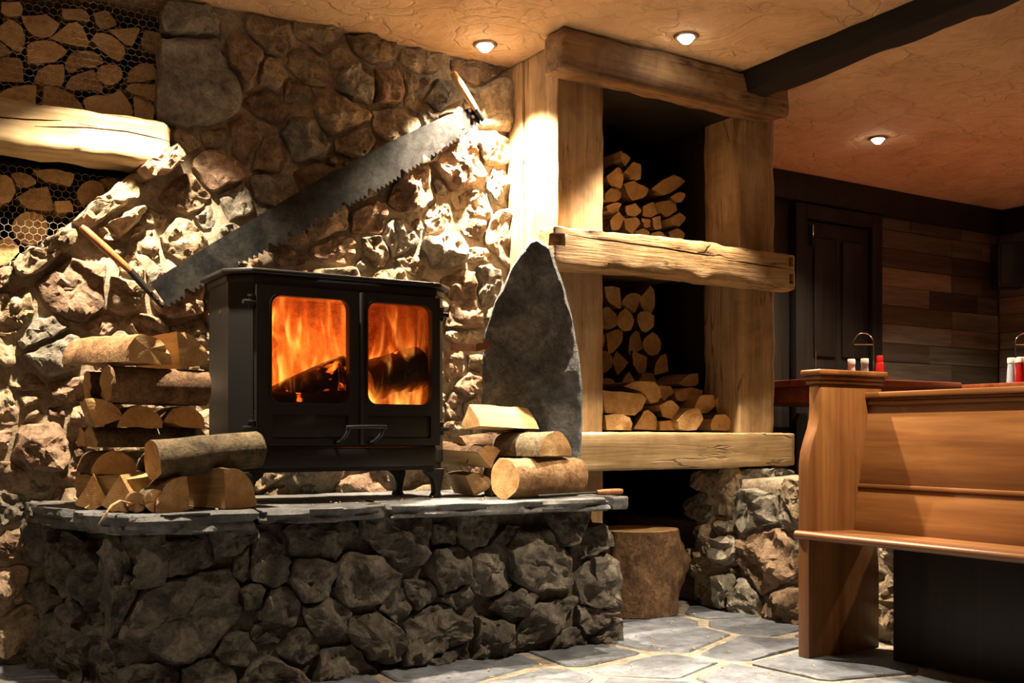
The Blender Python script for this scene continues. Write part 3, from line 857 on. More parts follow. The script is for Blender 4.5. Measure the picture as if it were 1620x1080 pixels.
# ================================================================== BENCH (pew)
PW = empty('pew', (3.0, 2.6, 0), 'honey brown wooden church pew with moulded top rail and scrolled end', 'pew')
PO = V(PW.location)
def pew():
    near = .55; far = 2.665
    def end(y0, y1):
        prof = [(2.842, 0), (2.842, .66), (2.843, .70), (2.850, .74), (2.866, .785), (2.884, .825), (2.894, .86), (2.897, .90), (2.897, .985), (3.235, .985), (3.235, .70), (3.205, .60), (3.20, .45), (3.22, .30), (3.22, 0)]
        o = prism('pew_end', prof, 'y', y0, y1, M['pew_v'], PW, .007); o.location = -PO
        for k, (z0, z1, ov) in enumerate(((.985, 1.0, .008), (1.0, 1.016, .014), (1.016, 1.036, .022))):
            c = box('cap_moulding', 2.897 - ov, 3.235 + ov * .3, y0 - ov, y1 + ov, z0, z1, M['pew_v'], o, .006, 3); c.location = (0, 0, 0)
    end(far - .052, far)
    end(near, near + .052)
    y0, y1 = near + .05, far - .05
    # seat with rounded nose
    prof = []
    for k in range(9):
        t = math.pi / 2 + math.pi * k / 8
        prof.append((2.838 + .015 * math.cos(t), .442 + .015 * math.sin(t)))
    prof += [(3.15, .419), (3.15, .449)]
    prof = prof[:1] + prof[1:]
    o = prism('seat', prof, 'y', near, far + .002, M['pew'], PW); o.location = -PO
    # leaning back boards
    b0 = V((3.075, .449)); b1 = V((3.165, .93)); up = (b1 - b0).normalized(); nn = V((-up.y, up.x))
    def board(nm, s0, s1, t0, t1, bev=.003):
        pts = [b0 + up * s0 + nn * t0, b0 + up * s1 + nn * t0, b0 + up * s1 - nn * t1, b0 + up * s0 - nn * t1]
        o = prism(nm, [(p.x, p.y) for p in pts], 'y', y0, y1, M['pew'], PW, bev); o.location = -PO
    board('back_board', .0, .158, 0, .022)
    board('back_bead', .158, .176, .008, .022, .006)
    board('back_board', .176, .47, 0, .022)
    for z0, z1, a, b in ((.912, .926, 3.150, 3.20), (.926, .936, 3.154, 3.20), (.936, .958, 3.138, 3.21)):
        c = box('top_rail', a, b, y0, y1, z0, z1, M['pew'], PW, .005, 3); c.location = -PO
    o = box('lower_panel', 3.09, 3.115, near + .05, 2.45, 0, .42, M['dark_panel'], PW, .003); o.location = -PO  # pew wood; the dark material puts the under-seat shade into its colour
    for yy in (1.6,):
        o = box('support', 2.92, 3.085, yy, yy + .03, 0, .42, M['pew_v'], PW, .003); o.location = -PO
pew()

# ================================================================== STOVE
ST = empty('wood_stove', (1.43, 3.6, SZ), 'black cast iron wood burning stove with two glazed doors', 'stove')
SO = V(ST.location)
SX0, SX1, SY0, SY1 = 1.025, 1.845, 3.45, 3.75
CAN = .065
def plan(off):
    """canted plan of the stove, grown by off"""
    return [(SX0 - off, SY1 + off), (SX0 - off, SY0 + CAN - off * .4), (SX0 + CAN - off * .4, SY0 - off), (SX1 - CAN + off * .4, SY0 - off), (SX1 + off, SY0 + CAN - off * .4), (SX1 + off, SY1 + off)]
def sp(o): o.location = V(o.location) - SO; return o
def rrect(x0, x1, z0, z1, r, n=6):
    out = []
    for cx, cz, a in ((x1 - r, z1 - r, 0), (x0 + r, z1 - r, 90), (x0 + r, z0 + r, 180), (x1 - r, z0 + r, 270)):
        for k in range(n + 1):
            t = math.radians(a + 90 * k / n); out.append((cx + r * math.cos(t), cz + r * math.sin(t)))
    return out
def add_frame(bm, outer, inner, y0, y1):
    """ring between two outlines with equal point counts"""
    n = len(outer)
    a = [bm.verts.new((p[0], y0, p[1])) for p in outer]; b = [bm.verts.new((p[0], y0, p[1])) for p in inner]
    c = [bm.verts.new((p[0], y1, p[1])) for p in outer]; d = [bm.verts.new((p[0], y1, p[1])) for p in inner]
    for i in range(n):
        j = (i + 1) % n
        bm.faces.new((a[i], a[j], b[j], b[i])); bm.faces.new((c[i], c[j], d[j], d[i]))
        bm.faces.new((a[i], a[j], c[j], c[i])); bm.faces.new((b[i], b[j], d[j], d[i]))
def stove():
    I = M['iron']
    # shell: sides + cants + back as a bent plate
    def shell(nm, pts, z0, z1, th=.014):
        bm = bmesh.new()
        pts = [V((p[0], p[1], 0)) for p in pts]
        cen = V((1.435, 3.6, 0))
        inn = [p + (cen - p).normalized() * th * 1.3 for p in pts]
        n = len(pts)
        vv = [[bm.verts.new((p.x, p.y, z)) for p in L] for L in (pts, inn) for z in (z0, z1)]
        o0, o1, i0, i1 = vv
        for i in range(n - 1):
            bm.faces.new((o0[i], o0[i + 1], o1[i + 1], o1[i])); bm.faces.new((i0[i], i0[i + 1], i1[i + 1], i1[i]))
            bm.faces.new((o0[i], o0[i + 1], i0[i + 1], i0[i])); bm.faces.new((o1[i], o1[i + 1], i1[i + 1], i1[i]))
        for i in (0, n - 1): bm.faces.new((o0[i], o1[i], i1[i], i0[i]))
        sp(from_bm(nm, bm, I, ST))
    p = plan(0)
    shell('side_panel', [p[2], p[1], p[0]], .70, 1.345)
    shell('side_panel', [p[3], p[4], p[5]], .70, 1.345)
    shell('back_panel', [p[0], p[5]], .70, 1.345)
    # base and top plates
    bm = bmesh.new(); add_prism(bm, plan(-.006), 'z', .672, .705); sp(from_bm('base_plate', bm, I, ST))
    o = prism('top_plate', plan(.026), 'z', 1.345, 1.362, I, ST, .004); sp(o)
    o = prism('top_rim', plan(.006), 'z', 1.318, 1.345, I, ST, .004); sp(o)
    # front: header above the doors and plinth below
    sp(box('front_header', SX0 + CAN, SX1 - CAN, SY0 - .004, SY0 + .02, 1.305, 1.34, I, ST, .003))
    sp(box('ash_lip', SX0 + CAN, SX1 - CAN, SY0 - .012, SY0 + .03, .685, .758, I, ST, .006))
    # doors
    dz0, dz1, gz0, gz1 = .762, 1.305, .911, 1.272
    for (x0, x1, g0, g1) in ((1.092, 1.466, 1.144, 1.422), (1.472, 1.782, 1.494, 1.747)):
        bm = bmesh.new()
        r = rrect(g0, g1, gz0, gz1, .035); 
        # match an outer rectangle, same count, by pushing the inner points out
        outer = []
        cx, cz = (g0 + g1) / 2, (gz0 + gz1) / 2
        for q, pt in enumerate(r):
            s = q // 7
            k = q % 7
            xa, xb, za, zb = x0, x1, dz0 + .128, dz1
            cor = [(xb, zb), (xa, zb), (xa, za), (xb, za)][s]
            outer.append(cor if k == 3 else ((cor[0], pt[1]) if (s in (0, 2)) == (k < 3) else (pt[0], cor[1])))
        add_frame(bm, outer, r, SY0 - .034, SY0 - .006)
        door = from_bm('door', bm, I, ST, None, True, 30); sp(door)
        def sub(o): o.location = (0, 0, 0); return o
        # raised bead round the glass
        bm = bmesh.new(); add_frame(bm, rrect(g0 - .008, g1 + .008, gz0 - .008, gz1 + .008, .040), rrect(g0 - .0005, g1 + .0005, gz0 - .0005, gz1 + .0005, .035), SY0 - .039, SY0 - .030)
        sub(from_bm('glass_bead', bm, I, door, None, True, 30))
        # lower rail with sunk panel
        bm = bmesh.new()
        lo = rrect(x0, x1, dz0, dz0 + .128, .004, 6); li = rrect(g0 + .002, g1 - .002, dz0 + .026, dz0 + .108, .006, 6)
        add_frame(bm, lo, li, SY0 - .034, SY0 - .006)
        sub(from_bm('door_rail', bm, I, door, None, True, 30))
        sub(box('sunk_panel', g0, g1, SY0 - .026, SY0 - .010, dz0 + .024, dz0 + .110, I, door, .002))
        gl = box('glass', g0 - .006, g1 + .006, SY0 - .022, SY0 - .018, gz0 - .006, gz1 + .006, M['glass'], door); sub(gl)
    # meeting strip, hinges
    sp(box('meeting_strip', 1.462, 1.476, SY0 - .042, SY0 - .03, .765, 1.302, I, ST, .003))
    for hx, s in ((1.080, -1), (1.794, 1)):
        for hz in (1.245, .822):
            bm = bmesh.new()
            add_lathe(bm, [(.0001, -.022), (.011, -.022), (.011, .018), (.014, .02), (.014, .026), (.0001, .028)], 12, (hx, SY0 - .018, hz))
            add_box(bm, hx - .03, hx + .03, SY0 - .03, SY0 - .006, hz - .008, hz + .008, .003)
            sp(from_bm('hinge', bm, I, ST, None, True, 40))
    # latch handle: bowed bar on two arms
    bm = bmesh.new()
    add_tube(bm, [(1.385, SY0 - .10, .826), (1.42, SY0 - .108, .828), (1.49, SY0 - .11, .829), (1.535, SY0 - .10, .828)], .0075, 10)
    h = from_bm('handle', bm, I, ST, None, True, 50); sp(h)
    for xa, xb in ((1.395, 1.375), (1.525, 1.50)):
        bm = bmesh.new()
        add_tube(bm, [(xa, SY0 - .102, .826), (xa - .008, SY0 - .098, .80), (xb, SY0 - .075, .775), (xb, SY0 - .034, .772)], .0075, 10)
        o = from_bm('handle_arm', bm, I, h, None, True, 50)
    sp_b = box('bolt', SX0 - .004, SX0 + .002, 3.60, 3.612, 1.22, 1.232, M['chrome'], ST, .002); sp(sp_b)
    # legs: cabriole profile
    for lx, ly, sx in ((SX0 + .06, SY0 + .03, 1), (SX1 - .05, SY0 + .03, -1), (SX0 + .07, SY1 - .045, 1), (SX1 - .10, SY1 - .045, -1)):
        prof = [(-.03, .108), (.05, .108), (.045, .092), (.022, .075), (.012, .05), (.010, .02), (.018, .006), (.018, 0), (-.02, 0), (-.02, .006), (-.014, .02), (-.020, .05), (-.028, .08)]
        pts = [(lx + q[0] * sx, SZ + q[1]) for q in prof]
        o = prism('leg', pts, 'y', ly - .018, ly + .018, I, ST, .004); sp(o)
    # firebox lining
    fb = bmesh.new()
    add_box(fb, 1.07, 1.80, 3.72, 3.735, .78, 1.31)
    add_box(fb, 1.07, 1.085, 3.47, 3.72, .78, 1.31); add_box(fb, 1.79, 1.805, 3.47, 3.72, .78, 1.31)
    add_box(fb, 1.07, 1.80, 3.47, 3.735, .77, .785); add_box(fb, 1.07, 1.80, 3.47, 3.735, 1.30, 1.315)
    sp(from_bm('firebox_lining', fb, M['firebrick'], ST))
M['firebrick'] = rock_mat('firebrick', (.16, .09, .05), (.30, .18, .10), (.42, .27, .16), scale=6)
stove()

# ---- fire
def charred_mat():
    m, nt, b = new_mat('charred')
    v, rnd, ob = coords(nt)
    n1 = noise_n(nt, v, 16, 5, .6); n2 = noise_n(nt, v, 9, 4, .6, .8)
    c = ramp(nt, n1, [(.3, (.008, .006, .005)), (.7, (.035, .024, .018))])
    nt.links.new(c, b.inputs['Base Color']); b.inputs['Roughness'].default_value = .95
    e = ramp(nt, n2, [(.60, (0, 0, 0)), (.68, (1, .12, .01)), (.78, (1, .35, .05))])
    nt.links.new(e, b.inputs['Emission Color']); b.inputs['Emission Strength'].default_value = 2.2
    bump(nt, b, n1, .9, .012)
    return m
M['charred'] = charred_mat()
def ember_mat():
    m, nt, b = new_mat('ember')
    v, rnd, ob = coords(nt)
    n1 = noise_n(nt, v, 22, 4, .6); n2 = noise_n(nt, v, 5, 3, .5, .5)
    b.inputs['Base Color'].default_value = (.02, .015, .012, 1); b.inputs['Roughness'].default_value = .95
    a = ramp(nt, n2, [(.40, (0,) * 3), (.52, (1,) * 3)])
    e = ramp(nt, n1, [(.38, (.25, .008, .001)), (.55, (1, .12, .01)), (.68, (1, .45, .1))])
    e = mixc(nt, 1.0, e, a, 'MULTIPLY')
    nt.links.new(e, b.inputs['Emission Color']); b.inputs['Emission Strength'].default_value = 5
    bump(nt, b, n1, .9, .012)
    return m
M['ember'] = ember_mat()
def flame_mat():
    m = bpy.data.materials.new('flame'); m.use_nodes = True
    nt = m.node_tree; nt.nodes.remove(nt.nodes['Principled BSDF'])
    tc = N(nt, 'ShaderNodeTexCoord')
    sep = N(nt, 'ShaderNodeSeparateXYZ'); nt.links.new(tc.outputs['Object'], sep.inputs[0])
    mp = N(nt, 'ShaderNodeMapping'); mp.inputs['Scale'].default_value = (12, 7, 3.0)
    mp.inputs['Rotation'].default_value = (0, math.radians(-14), 0)
    nt.links.new(tc.outputs['Object'], mp.inputs[0])
    nz = N(nt, 'ShaderNodeTexNoise'); nz.inputs['Scale'].default_value = 1.0; nz.inputs['Detail'].default_value = 3
    nz.inputs['Distortion'].default_value = 2.0; nz.inputs['Roughness'].default_value = .5
    nt.links.new(mp.outputs[0], nz.inputs['Vector'])
    # height falloff: object z 0 (bed) .. .45 (top)
    mr = N(nt, 'ShaderNodeMapRange'); mr.inputs[1].default_value = 0; mr.inputs[2].default_value = .5
    mr.inputs[3].default_value = .10; mr.inputs[4].default_value = -.06
    nt.links.new(sep.outputs[2], mr.inputs[0])
    ad = N(nt, 'ShaderNodeMath', operation='ADD'); nt.links.new(nz.outputs['Fac'], ad.inputs[0]); nt.links.new(mr.outputs[0], ad.inputs[1])
    c = ramp(nt, ad.outputs[0], [(.35, (.8, .02, .002)), (.50, (1, .06, .005)), (.60, (1, .2, .015)), (.72, (1, .5, .1))])
    st = ramp(nt, ad.outputs[0], [(.38, (.010,) * 3), (.50, (.04,) * 3), (.58, (.12,) * 3), (.70, (1.0,) * 3)])
    mu = N(nt, 'ShaderNodeMath', operation='MULTIPLY'); mu.inputs[1].default_value = 30.0
    nt.links.new(st, mu.inputs[0])
    e = N(nt, 'ShaderNodeEmission'); nt.links.new(c, e.inputs[0]); nt.links.new(mu.outputs[0], e.inputs[1])
    nt.links.new(e.outputs[0], nt.nodes['Material Output'].inputs['Volume'])
    try: m.cycles.volume_step_rate = .3
    except Exception: pass
    return m
M['flame'] = flame_mat()
fire = box('fire', -.34, .34, -.11, .11, 0, .50, M['flame'])
fire.location = (1.43, 3.60, .80)
for v in fire.data.vertices: v.co.z += .25
tag(fire, 'orange flames burning behind the stove glass', 'fire', kind='stuff')
pl = bpy.data.lights.new('fire_glow', 'POINT'); pl.energy = 2.5; pl.color = (1, .25, .04); pl.shadow_soft_size = 0
po = bpy.data.objects.new('fire_glow', pl); po.location = (1.43, 3.62, 1.12); link(po)

BURN_LOGS = True
# ================================================================== SAW
SW = empty('crosscut_saw', on_y(500, 330, 3.91), 'long two man crosscut saw hanging diagonally on the stone wall', 'saw')
SWO = V(SW.location)
def saw():
    Y = 3.912
    up = [(238, 447), (330, 388), (420, 335), (497, 288), (613, 226), (703, 184), (752, 168)]
    lo = [(764, 186), (699, 233), (609, 290), (520, 338), (440, 383), (345, 432), (262, 482)]
    pts = [on_y(*p, Y) for p in up]
    low = [on_y(*p, Y) for p in lo]
    # teeth along the lower edge
    teeth = []
    rng = random.Random(2)
    for i in range(len(low) - 1):
        a, b = low[i], low[i + 1]
        d = (b - a); L = d.length; n = max(2, int(L / .021)); nn = V((d.z, 0, -d.x)).normalized()
        if nn.z > 0: nn = -nn
        for k in range(n):
            q = a + d * (k / n); w = d / n
            if (k + i) % 6 == 5:
                teeth += [q, q - nn * .012 + w * .2, q - nn * .012 + w * .75]
            else:
                teeth += [q, q + nn * .016 + w * .5]
    teeth.append(low[-1])
    out = [(p.x, p.z) for p in pts] + [(p.x, p.z) for p in teeth]
    o = prism('blade', out, 'y', Y - .0012, Y + .0012, M['steel'], SW, 0, False); o.location = -SWO
    # lower-left handle: rod, ferrule, bracket
    a = on_y(128, 358, Y - .02); b = on_y(206, 428, Y - .012); c = on_y(258, 486, Y - .006)
    bm = bmesh.new(); add_tube(bm, [a, a.lerp(b, .08), a.lerp(b, .5), b], [.010, .0145, .0155, .0125], 12)
    o = from_bm('handle', bm, M['handle'], SW, -SWO, True, 50)
    o = tube('ferrule', [b, b.lerp(c, .35), b.lerp(c, .6), c], [.0135, .013, .011, .009], M['iron'], SW, 12); o.location = -SWO
    for t in (.55, .75, .9):
        p = b.lerp(c, t)
        o = tube('rivet', [p + V((.006, -.016, .0)), p + V((.006, -.006, 0))], .006, M['chrome'], SW, 8); o.location = -SWO
    # upper-right handle
    a = on_y(716, 114, Y - .03); b = on_y(752, 172, Y - .014); c = on_y(764, 190, Y - .008)
    o = tube('handle', [a, a.lerp(b, .06), a.lerp(b, .5), b], [.011, .0165, .0165, .013], M['handle_pale'], SW, 12); o.location = -SWO
    o = tube('ferrule', [b, c], [.0135, .011], M['steel'], SW, 12); o.location = -SWO
    for (x, y) in ((741, 176), (746, 186)):
        p = on_y(x, y, Y)
        o = tube('rivet', [p + V((0, -.014, 0)), p], .008, M['chrome'], SW, 8); o.location = -SWO
saw()

# ================================================================== SLATE SHARD + strap
SH = None
def shard():
    A = V((2.05, 3.62, 0)); B = V((2.39, 3.36, 0)); d = (B - A).normalized(); n = V((d.y, -d.x, 0))   # faces camera
    if n.y > 0: n = -n
    def hit(px, py):
        r = ray(px, py); t = A.dot(n) / r.dot(n); return V((r.x * t, r.y * t, CAMH + r.z * t))
    px = [(850, 375), (868, 388), (884, 428), (897, 470), (907, 510), (915, 560), (921, 615), (922, 665), (918, 720), (914, 778), (880, 786), (820, 782), (772, 776), (763, 720), (762, 660), (764, 610), (763, 560), (766, 530), (776, 498), (786, 470), (800, 446), (812, 420), (828, 396), (842, 377)]
    P = [hit(*p) for p in px]
    base = min(p.z for p in P)
    pts = [((p - A).dot(d), max(p.z, SZ + .002)) for p in P]
    poly = resample(pts, 80)
    ca = sum(p[0] for p in poly) / 80; cb_ = SZ
    cm = sum(p[1] for p in poly) / 80
    vs_, fs_ = [], []
    lv = [(-.028, .10), (-.028, .5), (-.028, .9), (-.02, .985), (.0, 1.0), (.014, .995), (.022, .97), (.026, .90), (.028, .75), (.029, .55), (.029, .35), (.029, .15)]
    for h, sc in lv:
        for p in poly:
            a, b = (p[0] - ca) * sc, (p[1] - cm) * sc
            q = V((a * 5, b * 5, h * 30))
            j = .010 * noise.noise(q * 3) if sc > .9 and b > -.3 else 0
            r = math.hypot(a, b) + 1e-6
            hh = h + (.022 * fbm(V((a * 5, b * 4, 3)), 5) + .008 * round(2.5 * noise.noise(V((a * 7, b * 4, 8)))) / 2.5 if h > .01 else 0)
            vs_.append(d * (a + a / r * j) + n * hh + V((0, 0, max(b + b / r * j + cm - SZ, .0))))
    nn_ = 80
    for r in range(len(lv) - 1):
        for k in range(nn_): fs_.append((r * nn_ + k, r * nn_ + (k + 1) % nn_, (r + 1) * nn_ + (k + 1) % nn_, (r + 1) * nn_ + k))
    fs_.append(tuple(range(nn_))); fs_.append(tuple(range((len(lv) - 1) * nn_, len(lv) * nn_)))
    o = from_data('slate_shard', vs_, fs_, M['slate_shard'], None, A + d * ca + V((0, 0, SZ)), True, 30)
    tag(o, 'tall pointed slab of dark slate standing upright on the hearth', 'slate')
    # retaining strap
    st = empty('metal_strap', on_y(748, 550, 3.75), 'rusty brown metal strap holding the slate slab to the wall', 'strap')
    e1 = hit(779, 547) + n * .05; e0 = hit(757, 551) + n * .045; e2 = V((1.985, 3.93, e0.z)); e2 = on_y(714, 549, 3.9)
    path = [e2, e0, e1]
    bm = bmesh.new()
    for a, b in zip(path[:-1], path[1:]):
        t = (b - a).normalized(); nn = V((t.y, -t.x, 0)).normalized() * .003
        w = V((0, 0, .0145))
        q = [a - w - nn, b - w - nn, b + w - nn, a + w - nn, a - w + nn, b - w + nn, b + w + nn, a + w + nn]
        vv = [bm.verts.new(x) for x in q]
        for f in ((0, 1, 2, 3), (4, 5, 6, 7), (0, 1, 5, 4), (2, 3, 7, 6), (1, 2, 6, 5), (0, 3, 7, 4)): bm.faces.new([vv[i] for i in f])
    from_bm('strap_plate', bm, M['copper'], st, -V(st.location))
    for t in (.15, .5, .85):
        p = e2.lerp(e0, t)
        o = tube('screw', [p + V((-.004, -.009, 0)), p + V((.002, .004, 0))], .005, M['chrome'], st, 8); o.location = -V(st.location)
shard()

# ================================================================== LOGS
def prof_round(r, rng, sq=.06, n=20):
    ph = rng.random() * 9
    out = []
    for k in range(n):
        t = 2 * math.pi * k / n
        rr = r * (1 + sq * noise.noise(V((math.cos(t) * 1.3, math.sin(t) * 1.3, ph))))
        out.append((rr * math.cos(t), rr * math.sin(t), True))
    return out
def prof_sector(r, a0, a1, rng, n=12, apex=(0, 0)):
    """sector of a trunk; pith at origin; edge flag True = bark follows this vertex"""
    ph = rng.random() * 9
    out = []
    for k in range(n + 1):
        t = math.radians(a0 + (a1 - a0) * k / n)
        rr = r * (1 + .07 * noise.noise(V((math.cos(t) * 1.5, math.sin(t) * 1.5, ph))))
        out.append((rr * math.cos(t), rr * math.sin(t), k < n))
    if abs(a1 - a0) < 175 or apex != (0, 0):
        e, s = out[-1], out[0]
        out.append(((e[0] + apex[0]) / 2 + rng.uniform(-.004, .004), (e[1] + apex[1]) / 2 + rng.uniform(-.004, .004), False))
        out.append((apex[0], apex[1], False))
        out.append(((s[0] + apex[0]) / 2 + rng.uniform(-.004, .004), (s[1] + apex[1]) / 2 + rng.uniform(-.004, .004), False))
    else:
        e, s = out[-1], out[0]
        for k in (1, 2, 3):
            out.append((e[0] + (s[0] - e[0]) * k / 4, e[1] + (s[1] - e[1]) * k / 4 + rng.uniform(-.004, .004), False))
    return out
def prof_poly(pts, bark_frac, rng):
    """outline polygon (already centred, metres); a run of edges counts as bark"""
    q = resample(pts, max(12, len(pts) * 2))
    n = len(q); s = rng.randrange(n); m = int(n * bark_frac)
    return [(p[0] * rng.uniform(.97, 1.03), p[1] * rng.uniform(.97, 1.03), ((k - s) % n) < m) for k, p in enumerate(q)]
def make_log(label, prof, E0, E1, roll=0, group=None, bark='bark', full=True, name='split_log', rng=RNG, seg=10, rough=1.4, cat='log', twist=0):
    E0, E1 = V(E0), V(E1)
    ax = (E1 - E0); L = ax.length; ax.normalize()
    zz = V((0, 0, 1)) - ax * ax.z
    if zz.length < .05: zz = V((0, 1, 0))
    zz.normalize(); xx = ax.cross(zz).normalized()       # local x right, y along axis, z up
    R = Matrix((xx, ax, zz)).transposed().to_4x4()
    Mx = Matrix.Translation(E0) @ R @ Matrix.Rotation(math.radians(roll), 4, 'Y')
    root = bpy.data.objects.new(name, None); root.empty_display_size = .03
    link(root); root.matrix_world = Mx; root.rotation_mode = 'XYZ'
    tag(root, label, cat, group)
    n = len(prof)
    off = V((rng.uniform(0, 99), rng.uniform(0, 99), 0))
    grid = []
    for s in range(seg + 1):
        y = L * s / seg
        row = []
        for (x, z, bk) in prof:
            p = V((x * 18, y * 10, z * 18)) + off
            k = 1 + rough * (.05 * noise.noise(p) + .035 * noise.noise(p * 2.7))
            yy = y + (rng.uniform(-.004, .004) if s in (0, seg) else 0)
            row.append(V((x * k, yy, z * k)))
        grid.append(row)
    def sheet(nm, cols, m, per=None):
        vs_, fs_, ix = [], [], {}
        for j in cols:
            for jj in (j, (j + 1) % n):
                for s in range(seg + 1):
                    if (s, jj) not in ix: ix[s, jj] = len(vs_); vs_.append(grid[s][jj])
            for s in range(seg):
                fs_.append((ix[s, j], ix[s + 1, j], ix[s + 1, (j + 1) % n], ix[s, (j + 1) % n]))
        return from_data(nm, vs_, fs_, m, root, None, True, 45, False)
    bk = [j for j in range(n) if prof[j][2]]; spl = [j for j in range(n) if not prof[j][2]]
    if full:
        if bk: sheet('bark', bk, M[bark])
        if spl: sheet('split_face', spl, M['split'])
    else:
        o = sheet('log_side', list(range(n)), M[bark])
        o.data.materials.append(M['split'])
        k = 0
        for j in range(n):
            for s in range(seg):
                o.data.polygons[k].material_index = 0 if prof[j][2] else 1; k += 1
    for s, sgn in ((0, -1), (seg, 1)):
        row = grid[s]; c = sum(row, V()) / n
        vs_ = list(row) + [c.lerp(p, .5) + V((0, sgn * rng.uniform(-.001, .0015), 0)) for p in row] + [c + V((0, sgn * .0008, 0))]
        fs_ = []
        for j in range(n):
            fs_.append((j, (j + 1) % n, n + (j + 1) % n, n + j)); fs_.append((n + j, n + (j + 1) % n, 2 * n))
        if sgn < 0: fs_ = [f[::-1] for f in fs_]
        from_data('cut_end', vs_, fs_, M['end'], root, None, True, 35, False)
        if not full: break
    return root

# ---- left stack beside the stove
def left_stack():
    r = random.Random(61)
    G = 'logs stacked on the hearth left of the stove'
    def lg(label, prof, a, b, roll=0, bark='bark'):
        make_log(label, prof, a, b, roll, G, bark, True, 'split_log', r)
    # front
    make_log('round barked log lying across the front of the left stack', prof_round(.062, r), (.725, 3.29, .722), (1.075, 3.36, .752), 0, G, 'bark_grey', True, 'round_log', r, 9)
    lg('fat half log with pale end at the right foot of the left stack', prof_sector(.128, 0, 92, r), (.930, 3.232, .571), (.845, 3.44, .571), 0, 'bark')
    lg('quarter log end under the round barked log', prof_sector(.105, 95, 185, r), (.825, 3.24, .572), (.79, 3.44, .572), 0)
    lg('thin dark barked branch between the bottom logs of the left stack', prof_round(.034, r), (.725, 3.235, .602), (.72, 3.48, .602), 0, 'bark_grey')
    lg('thin dark barked branch leaning beside its twin in the left stack', prof_round(.03, r), (.672, 3.25, .598), (.67, 3.48, .598), 0, 'bark')
    lg('narrow wedge log with teardrop end, second from the left at the bottom', prof_sector(.110, -122, -62, r), (.635, 3.30, .680), (.73, 3.50, .680), 0)
    lg('narrow wedge log with teardrop end at the far left bottom', prof_sector(.110, -120, -64, r), (.585, 3.46, .680), (.66, 3.72, .680), 0)
    lg('broad split log with bright ragged top at the left of the stack', prof_sector(.115, -10, 70, r), (.66, 3.33, .665), (.555, 3.62, .67), 62)
    # hidden support rows of the rear tower
    lg('barked log low in the rear of the left stack, by the wall', prof_round(.052, r), (.60, 3.82, .620), (.93, 3.84, .620))
    lg('barked log low in the rear of the left stack, nearest the front logs', prof_round(.052, r), (.60, 3.62, .620), (.93, 3.63, .620))
    lg('half log in the second layer of the rear tower, left side', prof_sector(.07, 0, 180, r), (.66, 3.52, .675), (.67, 3.88, .675))
    lg('half log in the second layer of the rear tower, right side', prof_sector(.07, 0, 180, r), (.86, 3.52, .675), (.87, 3.88, .675))
    # visible rear tower
    lg('barked half log lying sideways at the waist of the rear tower', prof_sector(.062, 0, 180, r), (.595, 3.58, .762), (.96, 3.64, .762), 0, 'bark_grey')
    lg('second barked log lying sideways behind at the waist of the tower', prof_sector(.062, 0, 180, r), (.60, 3.78, .762), (.95, 3.80, .762), 0)
    lg('half log with round topped dark end in the middle of the tower', prof_sector(.070, 0, 180, r), (.735, 3.49, .824), (.75, 3.80, .824))
    lg('half log end with a light streak, middle right of the tower', prof_sector(.068, -5, 165, r), (.878, 3.51, .826), (.885, 3.82, .826))
    lg('orange split wedge sticking out left in the middle of the tower', prof_sector(.09, 20, 110, r), (.60, 3.50, .824), (.63, 3.80, .824))
    lg('dark barked log lying sideways near the top of the tower, in front', prof_round(.060, r), (.628, 3.48, .962), (.945, 3.52, .956), 0, 'bark')
    lg('dark barked log lying sideways near the top of the tower, behind', prof_round(.056, r), (.60, 3.66, .958), (.94, 3.68, .956), 0, 'bark')
    lg('large half log with curved pale end crowning the left stack', prof_sector(.092, 2, 178, r, 16), (.745, 3.43, 1.026), (.60, 3.71, 1.030), 0, 'bark_pale')
    lg('split wedge with bright square face at the top right of the tower', prof_sector(.115, 15, 100, r), (.855, 3.47, 1.018), (.78, 3.74, 1.018), 4)
left_stack()
def right_stack():
    r = random.Random(71)
    G = 'logs stacked on the hearth right of the stove'
    def lg(label, prof, a, b, roll=0, bark='bark', nm='split_log'):
        make_log(label, prof, a, b, roll, G, bark, True, nm, r)
    lg('thick round log with orange bark at the front of the right stack', prof_round(.075, r, .05), (1.955, 3.245, .642), (2.315, 3.315, .642), 20, 'bark_pale', 'round_log')
    lg('cracked half log resting on the thick round log', prof_sector(.092, 0, 180, r), (2.165, 3.225, .722), (2.09, 3.47, .722), 0, 'bark_grey')
    lg('squared split log with bright yellow face on top of the right stack', [(-.05, .038, False), (-.015, .042, False), (.02, .042, False), (.055, .04, False), (.03, .0, False), (.005, -.04, False), (-.012, -.045, False), (-.03, -.01, False)], (1.872, 3.36, .852), (2.175, 3.435, .842), 52)
    lg('wedge log in the shadow between the stove leg and the cracked half log', prof_sector(.09, 60, 150, r), (1.965, 3.36, .676), (1.885, 3.62, .690), 10)
    lg('small split log with lit face low against the stove leg', prof_sector(.085, 30, 115, r), (1.915, 3.39, .572), (1.96, 3.64, .572), 0)
    lg('hidden barked log behind the thick round log', prof_round(.06, r), (1.99, 3.41, .627), (2.17, 3.41, .627), 0)
    lg('barked log propping up the squared split log', prof_round(.055, r), (1.90, 3.48, .74), (2.10, 3.50, .76), 0)
right_stack()
# wooden poker handle at the right end of the slab
pk = empty('poker', (2.33, 3.2, SZ), 'short poker with brown wooden handle lying at the right end of the slab', 'poker')
o = tube('handle', [(2.33, 3.19, SZ + .016), (2.36, 3.19, SZ + .016), (2.43, 3.185, SZ + .017), (2.445, 3.184, SZ + .017)], [.009, .012, .012, .010], M['handle'], pk, 12); o.location = -V(pk.location)
o = tube('shaft', [(2.06, 3.18, SZ + .012), (2.335, 3.19, SZ + .016)], .004, M['iron'], pk, 8); o.location = -V(pk.location)
